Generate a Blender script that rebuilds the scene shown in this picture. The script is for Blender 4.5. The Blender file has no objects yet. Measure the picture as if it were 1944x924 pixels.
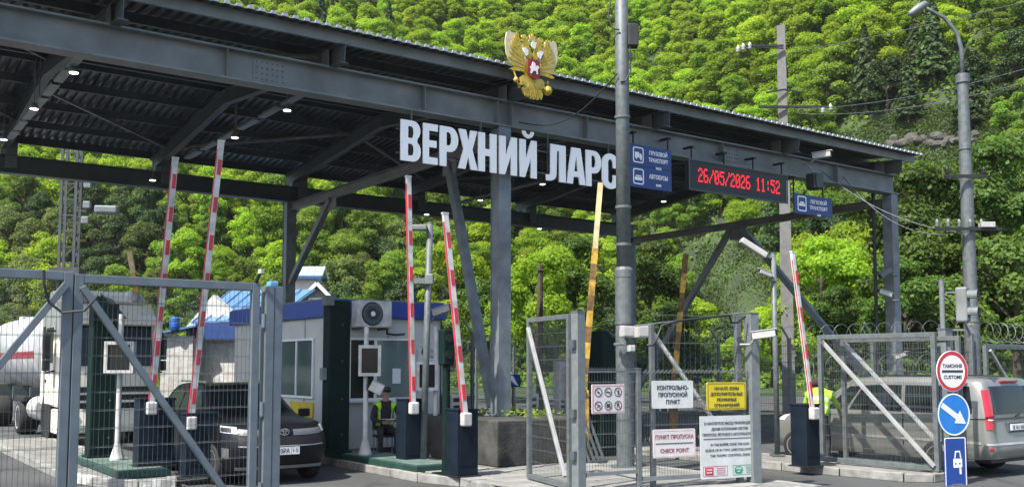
import bpy, bmesh, math, random
from mathutils import Vector, Matrix, noise
R = math.radians
random.seed(11)
sc = bpy.context.scene
COL = sc.collection

# ------------------------------------------------------------------ camera
F, PX, PY, HOR, EYE = 1850.0, 972.0, 545.0, 692.0, 2.0     # focal length and optical axis of the photograph, in its pixels
PITCH = math.atan((HOR - PY) / F)
cd = bpy.data.cameras.new('camera'); cam = bpy.data.objects.new('camera', cd); COL.objects.link(cam)
cd.sensor_width = 36.0; cd.lens = 36.0 * F / 1944.0
cd.shift_y = (PY - 462.0) / 1944.0
cd.clip_start = 0.1; cd.clip_end = 3000.0
cam.location = (0, 0, EYE); cam.rotation_euler = (math.pi / 2 + PITCH, 0, 0)
sc.camera = cam

# ------------------------------------------------------------------ world, sun, exposure
SUN_EL, SUN_AZ = R(55), R(-138)          # azimuth clockwise from +Y (the view direction): high on the left
w = bpy.data.worlds.new('World'); sc.world = w; w.use_nodes = True
nt = w.node_tree; nt.nodes.clear()
sky = nt.nodes.new('ShaderNodeTexSky'); sky.sky_type = 'NISHITA'; sky.sun_disc = False
sky.sun_elevation = SUN_EL; sky.sun_rotation = SUN_AZ; sky.air_density = 1.0; sky.dust_density = 2.0
bg = nt.nodes.new('ShaderNodeBackground'); bg.inputs['Strength'].default_value = 0.15
wo = nt.nodes.new('ShaderNodeOutputWorld')
nt.links.new(sky.outputs[0], bg.inputs[0]); nt.links.new(bg.outputs[0], wo.inputs[0])
ld = bpy.data.lights.new('sun', 'SUN'); ld.energy = 5.0; ld.angle = R(0.6); ld.color = (1, .95, .86)
sun = bpy.data.objects.new('sun', ld); COL.objects.link(sun)
sd = Vector((math.sin(SUN_AZ) * math.cos(SUN_EL), math.cos(SUN_AZ) * math.cos(SUN_EL), math.sin(SUN_EL)))
sun.rotation_euler = sd.to_track_quat('Z', 'Y').to_euler(); sun.location = sd * 60
sc.view_settings.view_transform = 'Standard'; sc.view_settings.look = 'None'
sc.view_settings.exposure = .95; sc.view_settings.gamma = 1.0
sc.cycles.max_bounces = 6; sc.cycles.transparent_max_bounces = 12
try: sc.cycles.use_denoising = True
except Exception: pass

# ------------------------------------------------------------------ survey: photograph -> place
PHI = math.atan((3575 - PX) / (F / math.cos(PITCH)))
ROT = math.pi / 2 - PHI                                    # the canopy front runs this far round from +X
EX = Vector((math.cos(ROT), math.sin(ROT), 0)); EY = Vector((-math.sin(ROT), math.cos(ROT), 0))
ORG = Vector((-0.23, 19.8, 0))                             # foot of the middle front column
def W(t, s, z=0.0): return ORG + EX * t + EY * s + Vector((0, 0, z))     # t along the front, s along the lanes
def ray(x, y):
    u, v = (x - PX) / F, (PY - y) / F
    c, s = math.cos(PITCH), math.sin(PITCH)
    return Vector((u, c - v * s, s + v * c))
CAM = Vector((0, 0, EYE))
def at_d(x, y, d): r = ray(x, y); return CAM + r * (d / r.y)
def at_z(x, y, z): r = ray(x, y); return CAM + r * ((z - EYE) / r.z)
def at_s(x, y, s): r = ray(x, y); return CAM + r * ((s + (ORG - CAM).dot(EY)) / r.dot(EY))
def at_t(x, y, t): r = ray(x, y); return CAM + r * ((t + (ORG - CAM).dot(EX)) / r.dot(EX))
def TSZ(p): q = p - ORG; return Vector((q.dot(EX), q.dot(EY), p.z))
def proj(p):
    c, s = math.cos(PITCH), math.sin(PITCH)
    dz = p[2] - EYE; z = p[1] * c + dz * s; v = -p[1] * s + dz * c
    return (PX + F * p[0] / z, PY - F * v / z) if z > 0.1 else (-9999, -9999)

# ------------------------------------------------------------------ materials
MATS = {}
def mat(name, col, rough=.55, metal=0.0, var=.18, scale=6.0, bump=0.0, bscale=40.0, spec=.5, dirt=None, coat=0.0, stretch=None):
    if name in MATS: return MATS[name]
    m = bpy.data.materials.new(name); m.use_nodes = True; n = m.node_tree; b = n.nodes['Principled BSDF']
    tc = n.nodes.new('ShaderNodeTexCoord'); src = tc.outputs['Object']
    if stretch:
        mp = n.nodes.new('ShaderNodeMapping'); mp.inputs['Scale'].default_value = stretch
        n.links.new(src, mp.inputs[0]); src = mp.outputs[0]
    ns = n.nodes.new('ShaderNodeTexNoise'); ns.inputs['Scale'].default_value = scale; ns.inputs['Detail'].default_value = 6
    n.links.new(src, ns.inputs['Vector'])
    cr = n.nodes.new('ShaderNodeValToRGB')
    lo = [max(0, c * (1 - var)) for c in col]; hi = [min(1, c * (1 + var)) for c in col]
    if dirt: lo = dirt
    cr.color_ramp.elements[0].position = .34; cr.color_ramp.elements[1].position = .66
    cr.color_ramp.elements[0].color = (*lo, 1); cr.color_ramp.elements[1].color = (*hi, 1)
    n.links.new(ns.outputs[0], cr.inputs[0]); n.links.new(cr.outputs[0], b.inputs['Base Color'])
    rr = n.nodes.new('ShaderNodeMapRange'); rr.inputs[3].default_value = max(.03, rough - .1); rr.inputs[4].default_value = min(1, rough + .12)
    n.links.new(ns.outputs[0], rr.inputs[0]); n.links.new(rr.outputs[0], b.inputs['Roughness'])
    b.inputs['Metallic'].default_value = metal; b.inputs['Specular IOR Level'].default_value = spec
    if coat: b.inputs['Coat Weight'].default_value = coat; b.inputs['Coat Roughness'].default_value = .05
    if bump:
        n2 = n.nodes.new('ShaderNodeTexNoise'); n2.inputs['Scale'].default_value = bscale; n2.inputs['Detail'].default_value = 5
        n.links.new(src, n2.inputs['Vector'])
        bp = n.nodes.new('ShaderNodeBump'); bp.inputs['Strength'].default_value = bump; bp.inputs['Distance'].default_value = .02
        n.links.new(n2.outputs[0], bp.inputs['Height']); n.links.new(bp.outputs[0], b.inputs['Normal'])
    MATS[name] = m; return m
def emit(name, col, strength):
    m = mat(name, col, .5); b = m.node_tree.nodes['Principled BSDF']
    b.inputs['Emission Color'].default_value = (*col, 1); b.inputs['Emission Strength'].default_value = strength; return m
def glass(name, col, rough=.04):
    return mat(name, col, rough, 0, .1, 2.0, spec=.9)

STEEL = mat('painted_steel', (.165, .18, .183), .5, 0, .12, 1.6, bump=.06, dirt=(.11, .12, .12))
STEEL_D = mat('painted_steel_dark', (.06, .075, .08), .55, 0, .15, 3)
COLSTEEL = mat('column_paint', (.14, .165, .185), .5, 0, .14, 3, dirt=(.095, .11, .12))
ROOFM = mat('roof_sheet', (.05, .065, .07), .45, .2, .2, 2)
GALV = mat('galvanised', (.11, .125, .13), .55, .2, .16, 9)
GALV_L = mat('galvanised_light', (.15, .17, .175), .5, .2, .14, 9)
WIRE = mat('fence_wire', (.085, .1, .1), .55, .2, .2, 9)
WHITE = mat('white_paint', (.72, .73, .74), .45, 0, .05, 5)
DIRTYWHITE = mat('dirty_white', (.5, .5, .49), .5, 0, .1, 5, dirt=(.34, .34, .32))
CREAM = mat('cream_panel', (.5, .51, .49), .5, 0, .08, 2.5)
NAVY = mat('navy_cabinet', (.005, .011, .019), .6, 0, .25, 4, spec=.2)
DGREEN = mat('portal_green', (.003, .013, .011), .65, 0, .3, 4, spec=.18)
MGREEN = mat('slab_green', (.008, .04, .03), .65, 0, .3, 5, bump=.2)
BLACK = mat('black_plastic', (.012, .013, .014), .5, 0, .2, 6)
RUBBER = mat('rubber', (.016, .016, .017), .85, 0, .2, 8, bump=.2)
RED = mat('signal_red', (.45, .03, .045), .5, 0, .14, 5)
BLUESIGN = mat('sign_blue', (.006, .035, .16), .4, 0, .08, 4)
BLUEBR = mat('sign_bright_blue', (.015, .16, .5), .4, 0, .08, 4)
BLUEFASCIA = mat('fascia_blue', (.015, .05, .28), .45, 0, .12, 3)
YELLOW = mat('sign_yellow', (.52, .42, .012), .45, 0, .08, 4)
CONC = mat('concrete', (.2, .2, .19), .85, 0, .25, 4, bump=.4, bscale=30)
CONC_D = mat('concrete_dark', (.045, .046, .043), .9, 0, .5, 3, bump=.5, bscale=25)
CONCPOLE = mat('concrete_pole', (.14, .14, .135), .8, 0, .15, 5, bump=.3, bscale=60)
POLE = mat('pole_galvanised', (.105, .12, .125), .55, .2, .2, 10, bump=.1)
KERB = mat('kerb_concrete', (.21, .21, .2), .85, 0, .28, 5, bump=.4, bscale=40)
KERBW = mat('kerb_white_paint', (.45, .45, .43), .7, 0, .2, 5, dirt=(.2, .2, .19), bump=.3)
PAVE = mat('paving', (.17, .17, .16), .85, 0, .25, 3, bump=.3, bscale=50)
DARKGLASS = glass('dark_glass', (.01, .014, .015), .08)
DARKGLASS.node_tree.nodes['Principled BSDF'].inputs['Specular IOR Level'].default_value = .35
TEXTB = mat('lettering_black', (.03, .03, .035), .6, 0, .05)
TEXTW = mat('lettering_white', (.75, .77, .8), .5, 0, .05)
TEXTR = mat('lettering_maroon', (.22, .03, .06), .6, 0, .1)
TEXTG = mat('lettering_green', (.02, .22, .13), .6, 0, .1)
SKIN = mat('skin', (.42, .25, .18), .55, 0, .08, 30)
LED_RED = emit('led_red', (1, .02, .03), 1.0)
LED_LAMP = emit('lamp_glow', (1, .97, .9), 3)
CAMWHITE = mat('camera_housing', (.36, .36, .35), .45, 0, .08, 12)
CHROME = mat('chrome', (.7, .7, .7), .15, 1, .05)

# ------------------------------------------------------------------ mesh helpers
class MB:
    def __init__(s): s.v, s.f, s.m = [], [], []
    def add(s, vs, fs, m=0):
        o = len(s.v); s.v += [tuple(p) for p in vs]; s.f += [tuple(i + o for i in f) for f in fs]; s.m += [m] * len(fs); return s
    def box(s, c, d, m=0, rz=0.0, top=1.0):
        hx, hy, hz = d[0] / 2, d[1] / 2, d[2] / 2; cr, sr = math.cos(rz), math.sin(rz); P = []
        for z in (-1, 1):
            k = top if z > 0 else 1
            for x, y in ((-1, -1), (1, -1), (1, 1), (-1, 1)):
                X, Y = x * hx * k, y * hy * k; P.append((c[0] + X * cr - Y * sr, c[1] + X * sr + Y * cr, c[2] + z * hz))
        return s.add(P, [(3, 2, 1, 0), (4, 5, 6, 7), (0, 1, 5, 4), (1, 2, 6, 5), (2, 3, 7, 6), (3, 0, 4, 7)], m)
    def mm(s, a, b, m=0): return s.box([(a[i] + b[i]) / 2 for i in range(3)], [abs(b[i] - a[i]) for i in range(3)], m)
    def bar(s, p, q, w, h, m=0, up=(0, 0, 1)):
        p, q = Vector(p), Vector(q); d = (q - p).normalized(); up = Vector(up)
        if abs(d.dot(up)) > .98: up = Vector((0, 1, 0))
        a = d.cross(up).normalized(); b = a.cross(d).normalized(); P = []
        for e in (p, q):
            for x, y in ((-1, -1), (1, -1), (1, 1), (-1, 1)): P.append(e + a * x * w / 2 + b * y * h / 2)
        return s.add(P, [(3, 2, 1, 0), (4, 5, 6, 7), (0, 1, 5, 4), (1, 2, 6, 5), (2, 3, 7, 6), (3, 0, 4, 7)], m)
    def ibeam(s, p, q, w, h, tf=.03, tw=.02, m=0):
        p, q = Vector(p), Vector(q); d = (q - p).normalized(); a = d.cross(Vector((0, 0, 1))).normalized(); b = a.cross(d).normalized()
        prof = [(-w/2, -h/2), (w/2, -h/2), (w/2, -h/2+tf), (tw/2, -h/2+tf), (tw/2, h/2-tf), (w/2, h/2-tf), (w/2, h/2), (-w/2, h/2), (-w/2, h/2-tf), (-tw/2, h/2-tf), (-tw/2, -h/2+tf), (-w/2, -h/2+tf)]
        P = [e + a * x + b * y for e in (p, q) for x, y in prof]; n = 12
        fs = [(i, (i+1) % n, n+(i+1) % n, n+i) for i in range(n)]
        fs += [(0, 11, 2, 1), (2, 11, 10, 3), (3, 10, 9, 4), (4, 9, 8, 5), (5, 8, 7, 6)]
        fs += [(12, 13, 14, 23), (14, 15, 22, 23), (15, 16, 21, 22), (16, 17, 20, 21), (17, 18, 19, 20)]
        return s.add(P, fs, m)
    def tube(s, pts, r, n=8, m=0, cap=True):
        pts = [Vector(p) for p in pts]; k = len(pts); rs = r if isinstance(r, (list, tuple)) else [r] * k; o = len(s.v); prev = None
        for i, p in enumerate(pts):
            d = (pts[min(i+1, k-1)] - pts[max(i-1, 0)]).normalized()
            if prev is None:
                a = d.cross(Vector((0, 0, 1)) if abs(d.z) < .9 else Vector((1, 0, 0))).normalized()
            else: a = (prev - d * prev.dot(d)).normalized()
            prev = a; b = d.cross(a)
            for j in range(n):
                t = 2 * math.pi * j / n; s.v.append(tuple(p + a * math.cos(t) * rs[i] + b * math.sin(t) * rs[i]))
        for i in range(k - 1):
            for j in range(n): s.f.append((o+i*n+j, o+i*n+(j+1) % n, o+(i+1)*n+(j+1) % n, o+(i+1)*n+j)); s.m.append(m)
        if cap:
            s.f.append(tuple(o + j for j in reversed(range(n)))); s.f.append(tuple(o+(k-1)*n+j for j in range(n))); s.m += [m, m]
        return s
    def wire(s, p, q, r, m=0): return s.tube([p, q], r, 3, m, False)
    def ext(s, poly, y0, y1, m=0, axis='y'):
        """poly in (x, z) pushed from y0 to y1 (axis y); axis x: poly in (y, z)"""
        n = len(poly)
        if axis == 'y': P = [(x, y, z) for y in (y0, y1) for x, z in poly]
        elif axis == 'x': P = [(x, y, z) for x in (y0, y1) for y, z in poly]
        else: P = [(x, y, z) for z in (y0, y1) for x, y in poly]
        return s.add(P, [tuple(range(n)), tuple(reversed(range(n, 2*n)))] + [(i, n+i, n+(i+1) % n, (i+1) % n) for i in range(n)], m)
    def lathe(s, prof, n=16, c=(0, 0, 0), m=0, axis='z'):
        k = len(prof); P = []
        for r, z in prof:
            for j in range(n):
                a = 2 * math.pi * j / n; x, y = r * math.cos(a), r * math.sin(a)
                P.append((c[0]+x, c[1]+y, c[2]+z) if axis == 'z' else (c[0]+x, c[1]+z, c[2]+y) if axis == 'y' else (c[0]+z, c[1]+x, c[2]+y))
        fs = [(i*n+j, i*n+(j+1) % n, (i+1)*n+(j+1) % n, (i+1)*n+j) for i in range(k-1) for j in range(n)]
        fs += [tuple(reversed(range(n))), tuple((k-1)*n+j for j in range(n))]
        return s.add(P, fs, m)
    def build(s, name, mats, parent=None, loc=None, rz=None, smooth=False, bevel=0.0, label=None, kind=None):
        me = bpy.data.meshes.new(name); me.from_pydata(s.v, [], s.f)
        mats = mats if isinstance(mats, (list, tuple)) else [mats]
        for x in mats: me.materials.append(x)
        if len(mats) > 1: me.polygons.foreach_set('material_index', s.m)
        bm = bmesh.new(); bm.from_mesh(me); bmesh.ops.recalc_face_normals(bm, faces=bm.faces); bm.to_mesh(me); bm.free()
        if smooth: me.polygons.foreach_set('use_smooth', [True] * len(me.polygons))
        return place(name, me, parent, loc, rz, bevel, label, kind, smooth)
def place(name, me, parent=None, loc=None, rz=None, bevel=0.0, label=None, kind=None, smooth=False):
    o = bpy.data.objects.new(name, me); COL.objects.link(o)
    if parent is not None: o.parent = parent
    if loc is not None: o.location = loc
    if rz is not None: o.rotation_euler = (0, 0, rz)
    if bevel:
        md = o.modifiers.new('bevel', 'BEVEL'); md.width = bevel; md.segments = 2; md.limit_method = 'ANGLE'; md.angle_limit = R(40)
    if label: o['label'] = label
    if kind: o['kind'] = kind
    return o
def tag(o, label, cat, group=None):
    o['label'] = label; o['category'] = cat
    if group: o['group'] = group
    return o
def thing(name, label, cat, loc=(0, 0, 0), rz=ROT, group=None):
    o = bpy.data.objects.new(name, None); o.empty_display_size = .2; COL.objects.link(o)
    o.location = loc; o.rotation_euler = (0, 0, rz); return tag(o, label, cat, group)
def copy_tree(o, loc=None, rz=None, label=None, group=None):
    def rec(a, par):
        c = a.copy(); COL.objects.link(c); c.parent = par
        for ch in KIDS.get(a, []): rec(ch, c)
        return c
    KIDS = {}
    for x in list(COL.objects):
        if x.parent is not None: KIDS.setdefault(x.parent, []).append(x)
    c = rec(o, None)
    if loc is not None: c.location = loc
    if rz is not None: c.rotation_euler = (0, 0, rz)
    if label: c['label'] = label
    if group: c['group'] = group
    return c
def mesh_of(o):
    """turn a curve or a modified mesh into a plain mesh and drop the source"""
    dg = bpy.context.evaluated_depsgraph_get(); me = bpy.data.meshes.new_from_object(o.evaluated_get(dg)); bpy.data.objects.remove(o); return me
def outline(name, loops, depth, m, parent=None, loc=(0, 0, 0), bevel=0.0, label=None, rz=None):
    """flat shapes with holes in the x-z plane, pushed back along +y by depth; loops = list of point lists"""
    cu = bpy.data.curves.new(name, 'CURVE'); cu.dimensions = '2D'; cu.fill_mode = 'BOTH'; cu.extrude = depth / 2
    for lp in loops:
        sp = cu.splines.new('POLY'); sp.points.add(len(lp) - 1)
        for p, (x, z) in zip(sp.points, lp): p.co = (x, z, 0, 1)
        sp.use_cyclic_u = True
    o = bpy.data.objects.new(name, cu); COL.objects.link(o); me = mesh_of(o)
    for vtx in me.vertices: x, y, z = vtx.co; vtx.co = (x, depth / 2 - z, y)
    me.materials.clear(); me.materials.append(m)
    return place(name, me, parent, loc, rz, bevel, label)
def text(name, lines, m, parent, loc, size, depth=.004, widths=None, leading=1.25, align='CENTER', bold=0.0, label=None):
    """raised lettering standing in the x-z plane, facing -y, first line on top; widths = line widths to fit"""
    if len(lines) > 1:
        z, first = 0.0, None
        for i, ln in enumerate(lines):
            sz = size[i] if isinstance(size, (list, tuple)) else size
            first = text(name, [ln], m, parent, (loc[0], loc[1], loc[2] + z), sz, depth, [widths[i]] if widths else None, leading, align, bold)
            z -= sz * leading
        return first
    vs, fs = [], []
    for i, ln in enumerate(lines):
        sz = size[i] if isinstance(size, (list, tuple)) else size
        cu = bpy.data.curves.new(name, 'FONT'); cu.body = ln; cu.size = sz; cu.align_x = align; cu.extrude = depth / 2; cu.resolution_u = 2; cu.offset = bold
        o = bpy.data.objects.new(name, cu); COL.objects.link(o); me = mesh_of(o)
        if not len(me.vertices): continue
        xs = [v.co.x for v in me.vertices]; wd = max(xs) - min(xs); k = 1.0
        if widths and widths[i]: k = widths[i] / wd
        z0 = -sum((size[j] if isinstance(size, (list, tuple)) else size) * leading for j in range(i)); b = len(vs)
        vs += [(v.co.x * k, -v.co.z, v.co.y + z0) for v in me.vertices]; fs += [tuple(b + j for j in p.vertices) for p in me.polygons]
        bpy.data.meshes.remove(me)
    me = bpy.data.meshes.new(name); me.from_pydata(vs, [], fs); me.materials.append(m)
    return place(name, me, parent, loc, label=label)
def circle(cx, cz, r, n=28, a0=0.0): return [(cx + r * math.cos(a0 + 2*math.pi*i/n), cz + r * math.sin(a0 + 2*math.pi*i/n)) for i in range(n)]
def ellipse(cx, cz, rx, rz, n=24): return [(cx + rx * math.cos(2*math.pi*i/n), cz + rz * math.sin(2*math.pi*i/n)) for i in range(n)]
def rrect(x0, z0, x1, z1, r, n=4):
    P = []
    for cx, cz, a in ((x1-r, z1-r, 0), (x0+r, z1-r, 90), (x0+r, z0+r, 180), (x1-r, z0+r, 270)):
        P += [(cx + r*math.cos(R(a + 90*i/n)), cz + r*math.sin(R(a + 90*i/n))) for i in range(n+1)]
    return P

# ================================================================== THE SETTING
def smooth(a, b, x): t = max(0, min(1, (x - a) / (b - a))); return t * t * (3 - 2 * t)
def foot(x): return 102 - 42 * smooth(2, 64, x) + 5 * math.sin(x * .07)
def land(x, y):
    k = y - foot(x)
    h = max(0, k) * .98
    if k > -4: h += (noise.noise(Vector((x * .05, y * .05, 3))) * 3.2 + noise.noise(Vector((x * .16, y * .16, 7))) * .9) * smooth(-4, 14, k)
    return h - .06
def make_ground():
    xs = [-260 + i * 6 for i in range(88)]; ys = [-60, -30, 0, 20, 40, 50] + [54 + j * 3.2 for j in range(66)]
    vs = [(x, y, land(x, y)) for y in ys for x in xs]; n = len(xs)
    fs = [(j*n+i, j*n+i+1, (j+1)*n+i+1, (j+1)*n+i) for j in range(len(ys)-1) for i in range(n-1)]
    me = bpy.data.meshes.new('hillside'); me.from_pydata(vs, [], fs); me.polygons.foreach_set('use_smooth', [True] * len(fs))
    me.materials.append(mat('hill_grass', (.03, .052, .012), .9, 0, .5, .35, bump=1.0, bscale=1.2, dirt=(.015, .024, .009)))
    o = place('hillside', me, kind='structure')
make_ground()
def asphalt():
    m = mat('asphalt', (.062, .065, .065), .8, 0, .3, .35, bump=.45, bscale=160, dirt=(.04, .042, .043)); n = m.node_tree; b = n.nodes['Principled BSDF']
    src = b.inputs['Base Color'].links[0].from_socket; tc = n.nodes.new('ShaderNodeTexCoord')
    def layer(src, scale, lo, hi, col, stretch=None, detail=4):
        mp = n.nodes.new('ShaderNodeMapping'); mp.inputs['Rotation'].default_value = (0, 0, -ROT); mp.inputs['Scale'].default_value = stretch or (1, 1, 1); n.links.new(tc.outputs['Object'], mp.inputs[0])
        ns = n.nodes.new('ShaderNodeTexNoise'); ns.inputs['Scale'].default_value = scale; ns.inputs['Detail'].default_value = detail; n.links.new(mp.outputs[0], ns.inputs['Vector'])
        r = n.nodes.new('ShaderNodeMapRange'); r.inputs[1].default_value = lo; r.inputs[2].default_value = hi; n.links.new(ns.outputs[0], r.inputs[0])
        mx = n.nodes.new('ShaderNodeMix'); mx.data_type = 'RGBA'; mx.inputs[7].default_value = (*col, 1); n.links.new(r.outputs[0], mx.inputs[0]); n.links.new(src, mx.inputs[6]); return mx.outputs[2]
    src = layer(src, 1.3, .62, .74, (.022, .022, .023)); src = layer(src, 3.0, .58, .7, (.03, .03, .031), (1, .06, 1)); src = layer(src, 60, .6, .8, (.12, .12, .115), detail=2)
    n.links.new(src, b.inputs['Base Color']); return m
MB().mm((-70, -30, -.05), (70, 62, 0.0)).build('road', asphalt(), kind='structure')

# kerbed islands between the lanes, in lane coordinates (t, s)
def island(name, poly, h=.15, painted=0, pave_m=None):
    """paved platform with a ring of kerb stones, one object per stone; structure"""
    root = bpy.data.objects.new(name, None); COL.objects.link(root); root.location = W(0, 0, 0); root.rotation_euler = (0, 0, ROT); root['kind'] = 'structure'
    n = len(poly); cx = sum(p[0] for p in poly) / n; cy = sum(p[1] for p in poly) / n
    inner = []
    area = sum(poly[i][0]*poly[(i+1) % n][1] - poly[(i+1) % n][0]*poly[i][1] for i in range(n)); sgn = 1 if area > 0 else -1
    for i in range(n):
        a, b, c = Vector((*poly[i-1], 0)), Vector((*poly[i], 0)), Vector((*poly[(i+1) % n], 0))
        d1, d2 = (b - a).normalized(), (c - b).normalized(); n1, n2 = Vector((-d1.y, d1.x, 0)) * sgn, Vector((-d2.y, d2.x, 0)) * sgn
        bis = (n1 + n2).normalized(); inner.append(b + bis * (.16 / max(.35, bis.dot(n1))))
    MB().ext([(p.x, p.y) for p in inner], 0, h - .012, axis='z').build('platform', pave_m or PAVE, root)
    k = 0
    for i in range(n):
        a, b = Vector((*poly[i], 0)), Vector((*poly[(i+1) % n], 0)); L = (b - a).length; m = max(1, round(L / 1.0)); ia, ib = inner[i], inner[(i+1) % n]
        if min(a.y, b.y) > 10: continue
        for j in range(m):
            g = .012 / L
            u0, u1 = j / m + g, (j + 1) / m - g
            q = [a.lerp(b, u0), a.lerp(b, u1), ia.lerp(ib, u1), ia.lerp(ib, u0)]; dz = random.uniform(-.008, .008)
            wh = painted and (k % 2 == 0) and a.y < 4
            MB().ext([(p.x, p.y) for p in q], 0, h + dz, axis='z').build('kerb_stone', KERBW if wh else KERB, root, bevel=.014); k += 1
    return root
ISL_C = [(-2.85, 12), (-2.85, -1.6), (-2.6, -2.55), (-2.45, -6.6), (1.5, -6.6), (1.5, 12)]
ISL_L = [(-7.75, 12), (-7.75, 2.2), (-7.5, 1.0), (-7.0, .1), (-6.45, -.1), (-6.25, .6), (-6.25, 12)]
ISL_R = [(3.7, 3), (3.7, -4.0), (3.95, -6.4), (4.3, -6.75), (4.95, -6.75), (5.15, -6.3), (5.15, 3)]
isl_c = island('centre_island', ISL_C); island('left_island', ISL_L, painted=1); isl_r = island('right_island', ISL_R)
# paving slabs that can be told apart near the walkway gate
slab_me = None
for i in range(5):
    for j in range(9):
        t, s = -2.3 + i * .62 + (.31 if j % 2 else 0), -6.3 + j * .62
        if t > .6 or s > -.9 or (t > -1.2 and s > -1.75): continue
        mb = MB(); mb.box((0, 0, 0), (.6, .6, .03))
        if slab_me is None:
            o = mb.build('paving_slab', mat('slab', (.2, .2, .19), .85, 0, .25, 1.2, bump=.4, bscale=60), isl_c, bevel=.008); slab_me = o.data
        else: o = place('paving_slab', slab_me, isl_c, bevel=.008)
        o.location = (t, s, .138 + random.uniform(.0, .008)); o.rotation_euler = (random.uniform(-.008, .008), random.uniform(-.008, .008), 0)
# worn lane lines and patches on the asphalt
lm = MB()
for t in (-9.4, -4.55, 2.5):
    for s in (-12, -8, 14, 18): lm.box((t, s, .005), (.1, 2.0, .006))
lm.build('lane_marking', mat('worn_line', (.4, .4, .38), .8, 0, .3, 8, dirt=(.12, .12, .12)), None, W(0, 0), ROT, kind='structure')
pt = MB()
for t, s, a, b in ((-8.6, .5, 1.2, 3.0), (2.6, -7.6, 1.5, .9), (-4.2, -4.2, 1.4, 2.6), (2.2, -2.0, .9, 3.2)): pt.box((t, s, .003), (a, b, .006))
pt.build('asphalt_patch', mat('asphalt_patch', (.05, .052, .053), .8, 0, .25, 3, bump=.3, bscale=100), None, W(0, 0), ROT, kind='structure')

# ================================================================== FOREST
import numpy as np
def leaf_mat(name, c0, c1, trans=.35, hue=.012):
    m = bpy.data.materials.new(name); m.use_nodes = True; n = m.node_tree; n.nodes.clear()
    g = n.nodes.new('ShaderNodeNewGeometry'); oi = n.nodes.new('ShaderNodeObjectInfo'); cr = n.nodes.new('ShaderNodeMix'); cr.data_type = 'RGBA'
    cr.inputs[6].default_value = (*c0, 1); cr.inputs[7].default_value = (*c1, 1); n.links.new(g.outputs['Random Per Island'], cr.inputs[0])
    hs = n.nodes.new('ShaderNodeHueSaturation')
    a = n.nodes.new('ShaderNodeMapRange'); a.inputs[3].default_value = .5 - hue; a.inputs[4].default_value = .5 + hue; n.links.new(oi.outputs['Random'], a.inputs[0])
    b = n.nodes.new('ShaderNodeMath'); b.operation = 'MULTIPLY'; b.inputs[1].default_value = 7.31; n.links.new(oi.outputs['Random'], b.inputs[0])
    c = n.nodes.new('ShaderNodeMath'); c.operation = 'FRACT'; n.links.new(b.outputs[0], c.inputs[0])
    d = n.nodes.new('ShaderNodeMapRange'); d.inputs[3].default_value = .7; d.inputs[4].default_value = 1.3; n.links.new(c.outputs[0], d.inputs[0])
    n.links.new(a.outputs[0], hs.inputs['Hue']); n.links.new(d.outputs[0], hs.inputs['Value']); n.links.new(cr.outputs[2], hs.inputs['Color'])
    p = n.nodes.new('ShaderNodeBsdfPrincipled'); p.inputs['Roughness'].default_value = .6; p.inputs['Specular IOR Level'].default_value = .25
    t = n.nodes.new('ShaderNodeBsdfTranslucent'); mx = n.nodes.new('ShaderNodeMixShader'); mx.inputs[0].default_value = trans
    br = n.nodes.new('ShaderNodeMix'); br.data_type = 'RGBA'; br.blend_type = 'MULTIPLY'; br.inputs[0].default_value = 1; br.inputs[7].default_value = (1.25, 1.3, .5, 1)
    n.links.new(hs.outputs[0], br.inputs[6])
    n.links.new(hs.outputs[0], p.inputs['Base Color']); n.links.new(br.outputs[2], t.inputs['Color'])
    n.links.new(p.outputs[0], mx.inputs[1]); n.links.new(t.outputs[0], mx.inputs[2])
    o = n.nodes.new('ShaderNodeOutputMaterial'); n.links.new(mx.outputs[0], o.inputs[0]); MATS[name] = m; return m
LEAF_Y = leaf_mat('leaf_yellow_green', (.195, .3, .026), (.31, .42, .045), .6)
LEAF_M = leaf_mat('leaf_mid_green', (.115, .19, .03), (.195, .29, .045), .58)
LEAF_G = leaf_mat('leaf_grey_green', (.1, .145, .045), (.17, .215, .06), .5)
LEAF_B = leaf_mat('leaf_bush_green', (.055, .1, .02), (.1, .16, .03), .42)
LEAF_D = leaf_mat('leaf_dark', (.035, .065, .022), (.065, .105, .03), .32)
BARK = mat('bark', (.07, .055, .042), .9, 0, .3, 8, bump=.5)
rng = np.random.default_rng(5)
def leaf_quads(P, N, size, flat=.55):
    """one bent leaf-spray quad per point, facing roughly along N"""
    n = len(P); r = rng.normal(size=(n, 3)); d = N + r * flat; d /= np.linalg.norm(d, axis=1)[:, None]
    a = np.cross(d, rng.normal(size=(n, 3))); a /= np.linalg.norm(a, axis=1)[:, None]; b = np.cross(d, a)
    s = size * rng.uniform(.6, 1.35, n)[:, None]; k = rng.uniform(.55, 1.0, n)[:, None]
    V = np.stack([P - a*s*.5, P - b*s*.4*k + d*s*.1, P + a*s*.5, P + b*s*.4*k + d*s*.1], 1)
    return V.reshape(-1, 3)
def mesh_quads(name, V, m):
    me = bpy.data.meshes.new(name); n = len(V) // 4; me.vertices.add(len(V)); me.vertices.foreach_set('co', V.astype(np.float32).ravel())
    me.loops.add(n * 4); me.loops.foreach_set('vertex_index', np.arange(n * 4, dtype=np.int32)); me.polygons.add(n)
    me.polygons.foreach_set('loop_start', np.arange(0, n * 4, 4, dtype=np.int32)); me.update(calc_edges=True); me.materials.append(m); return me
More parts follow.
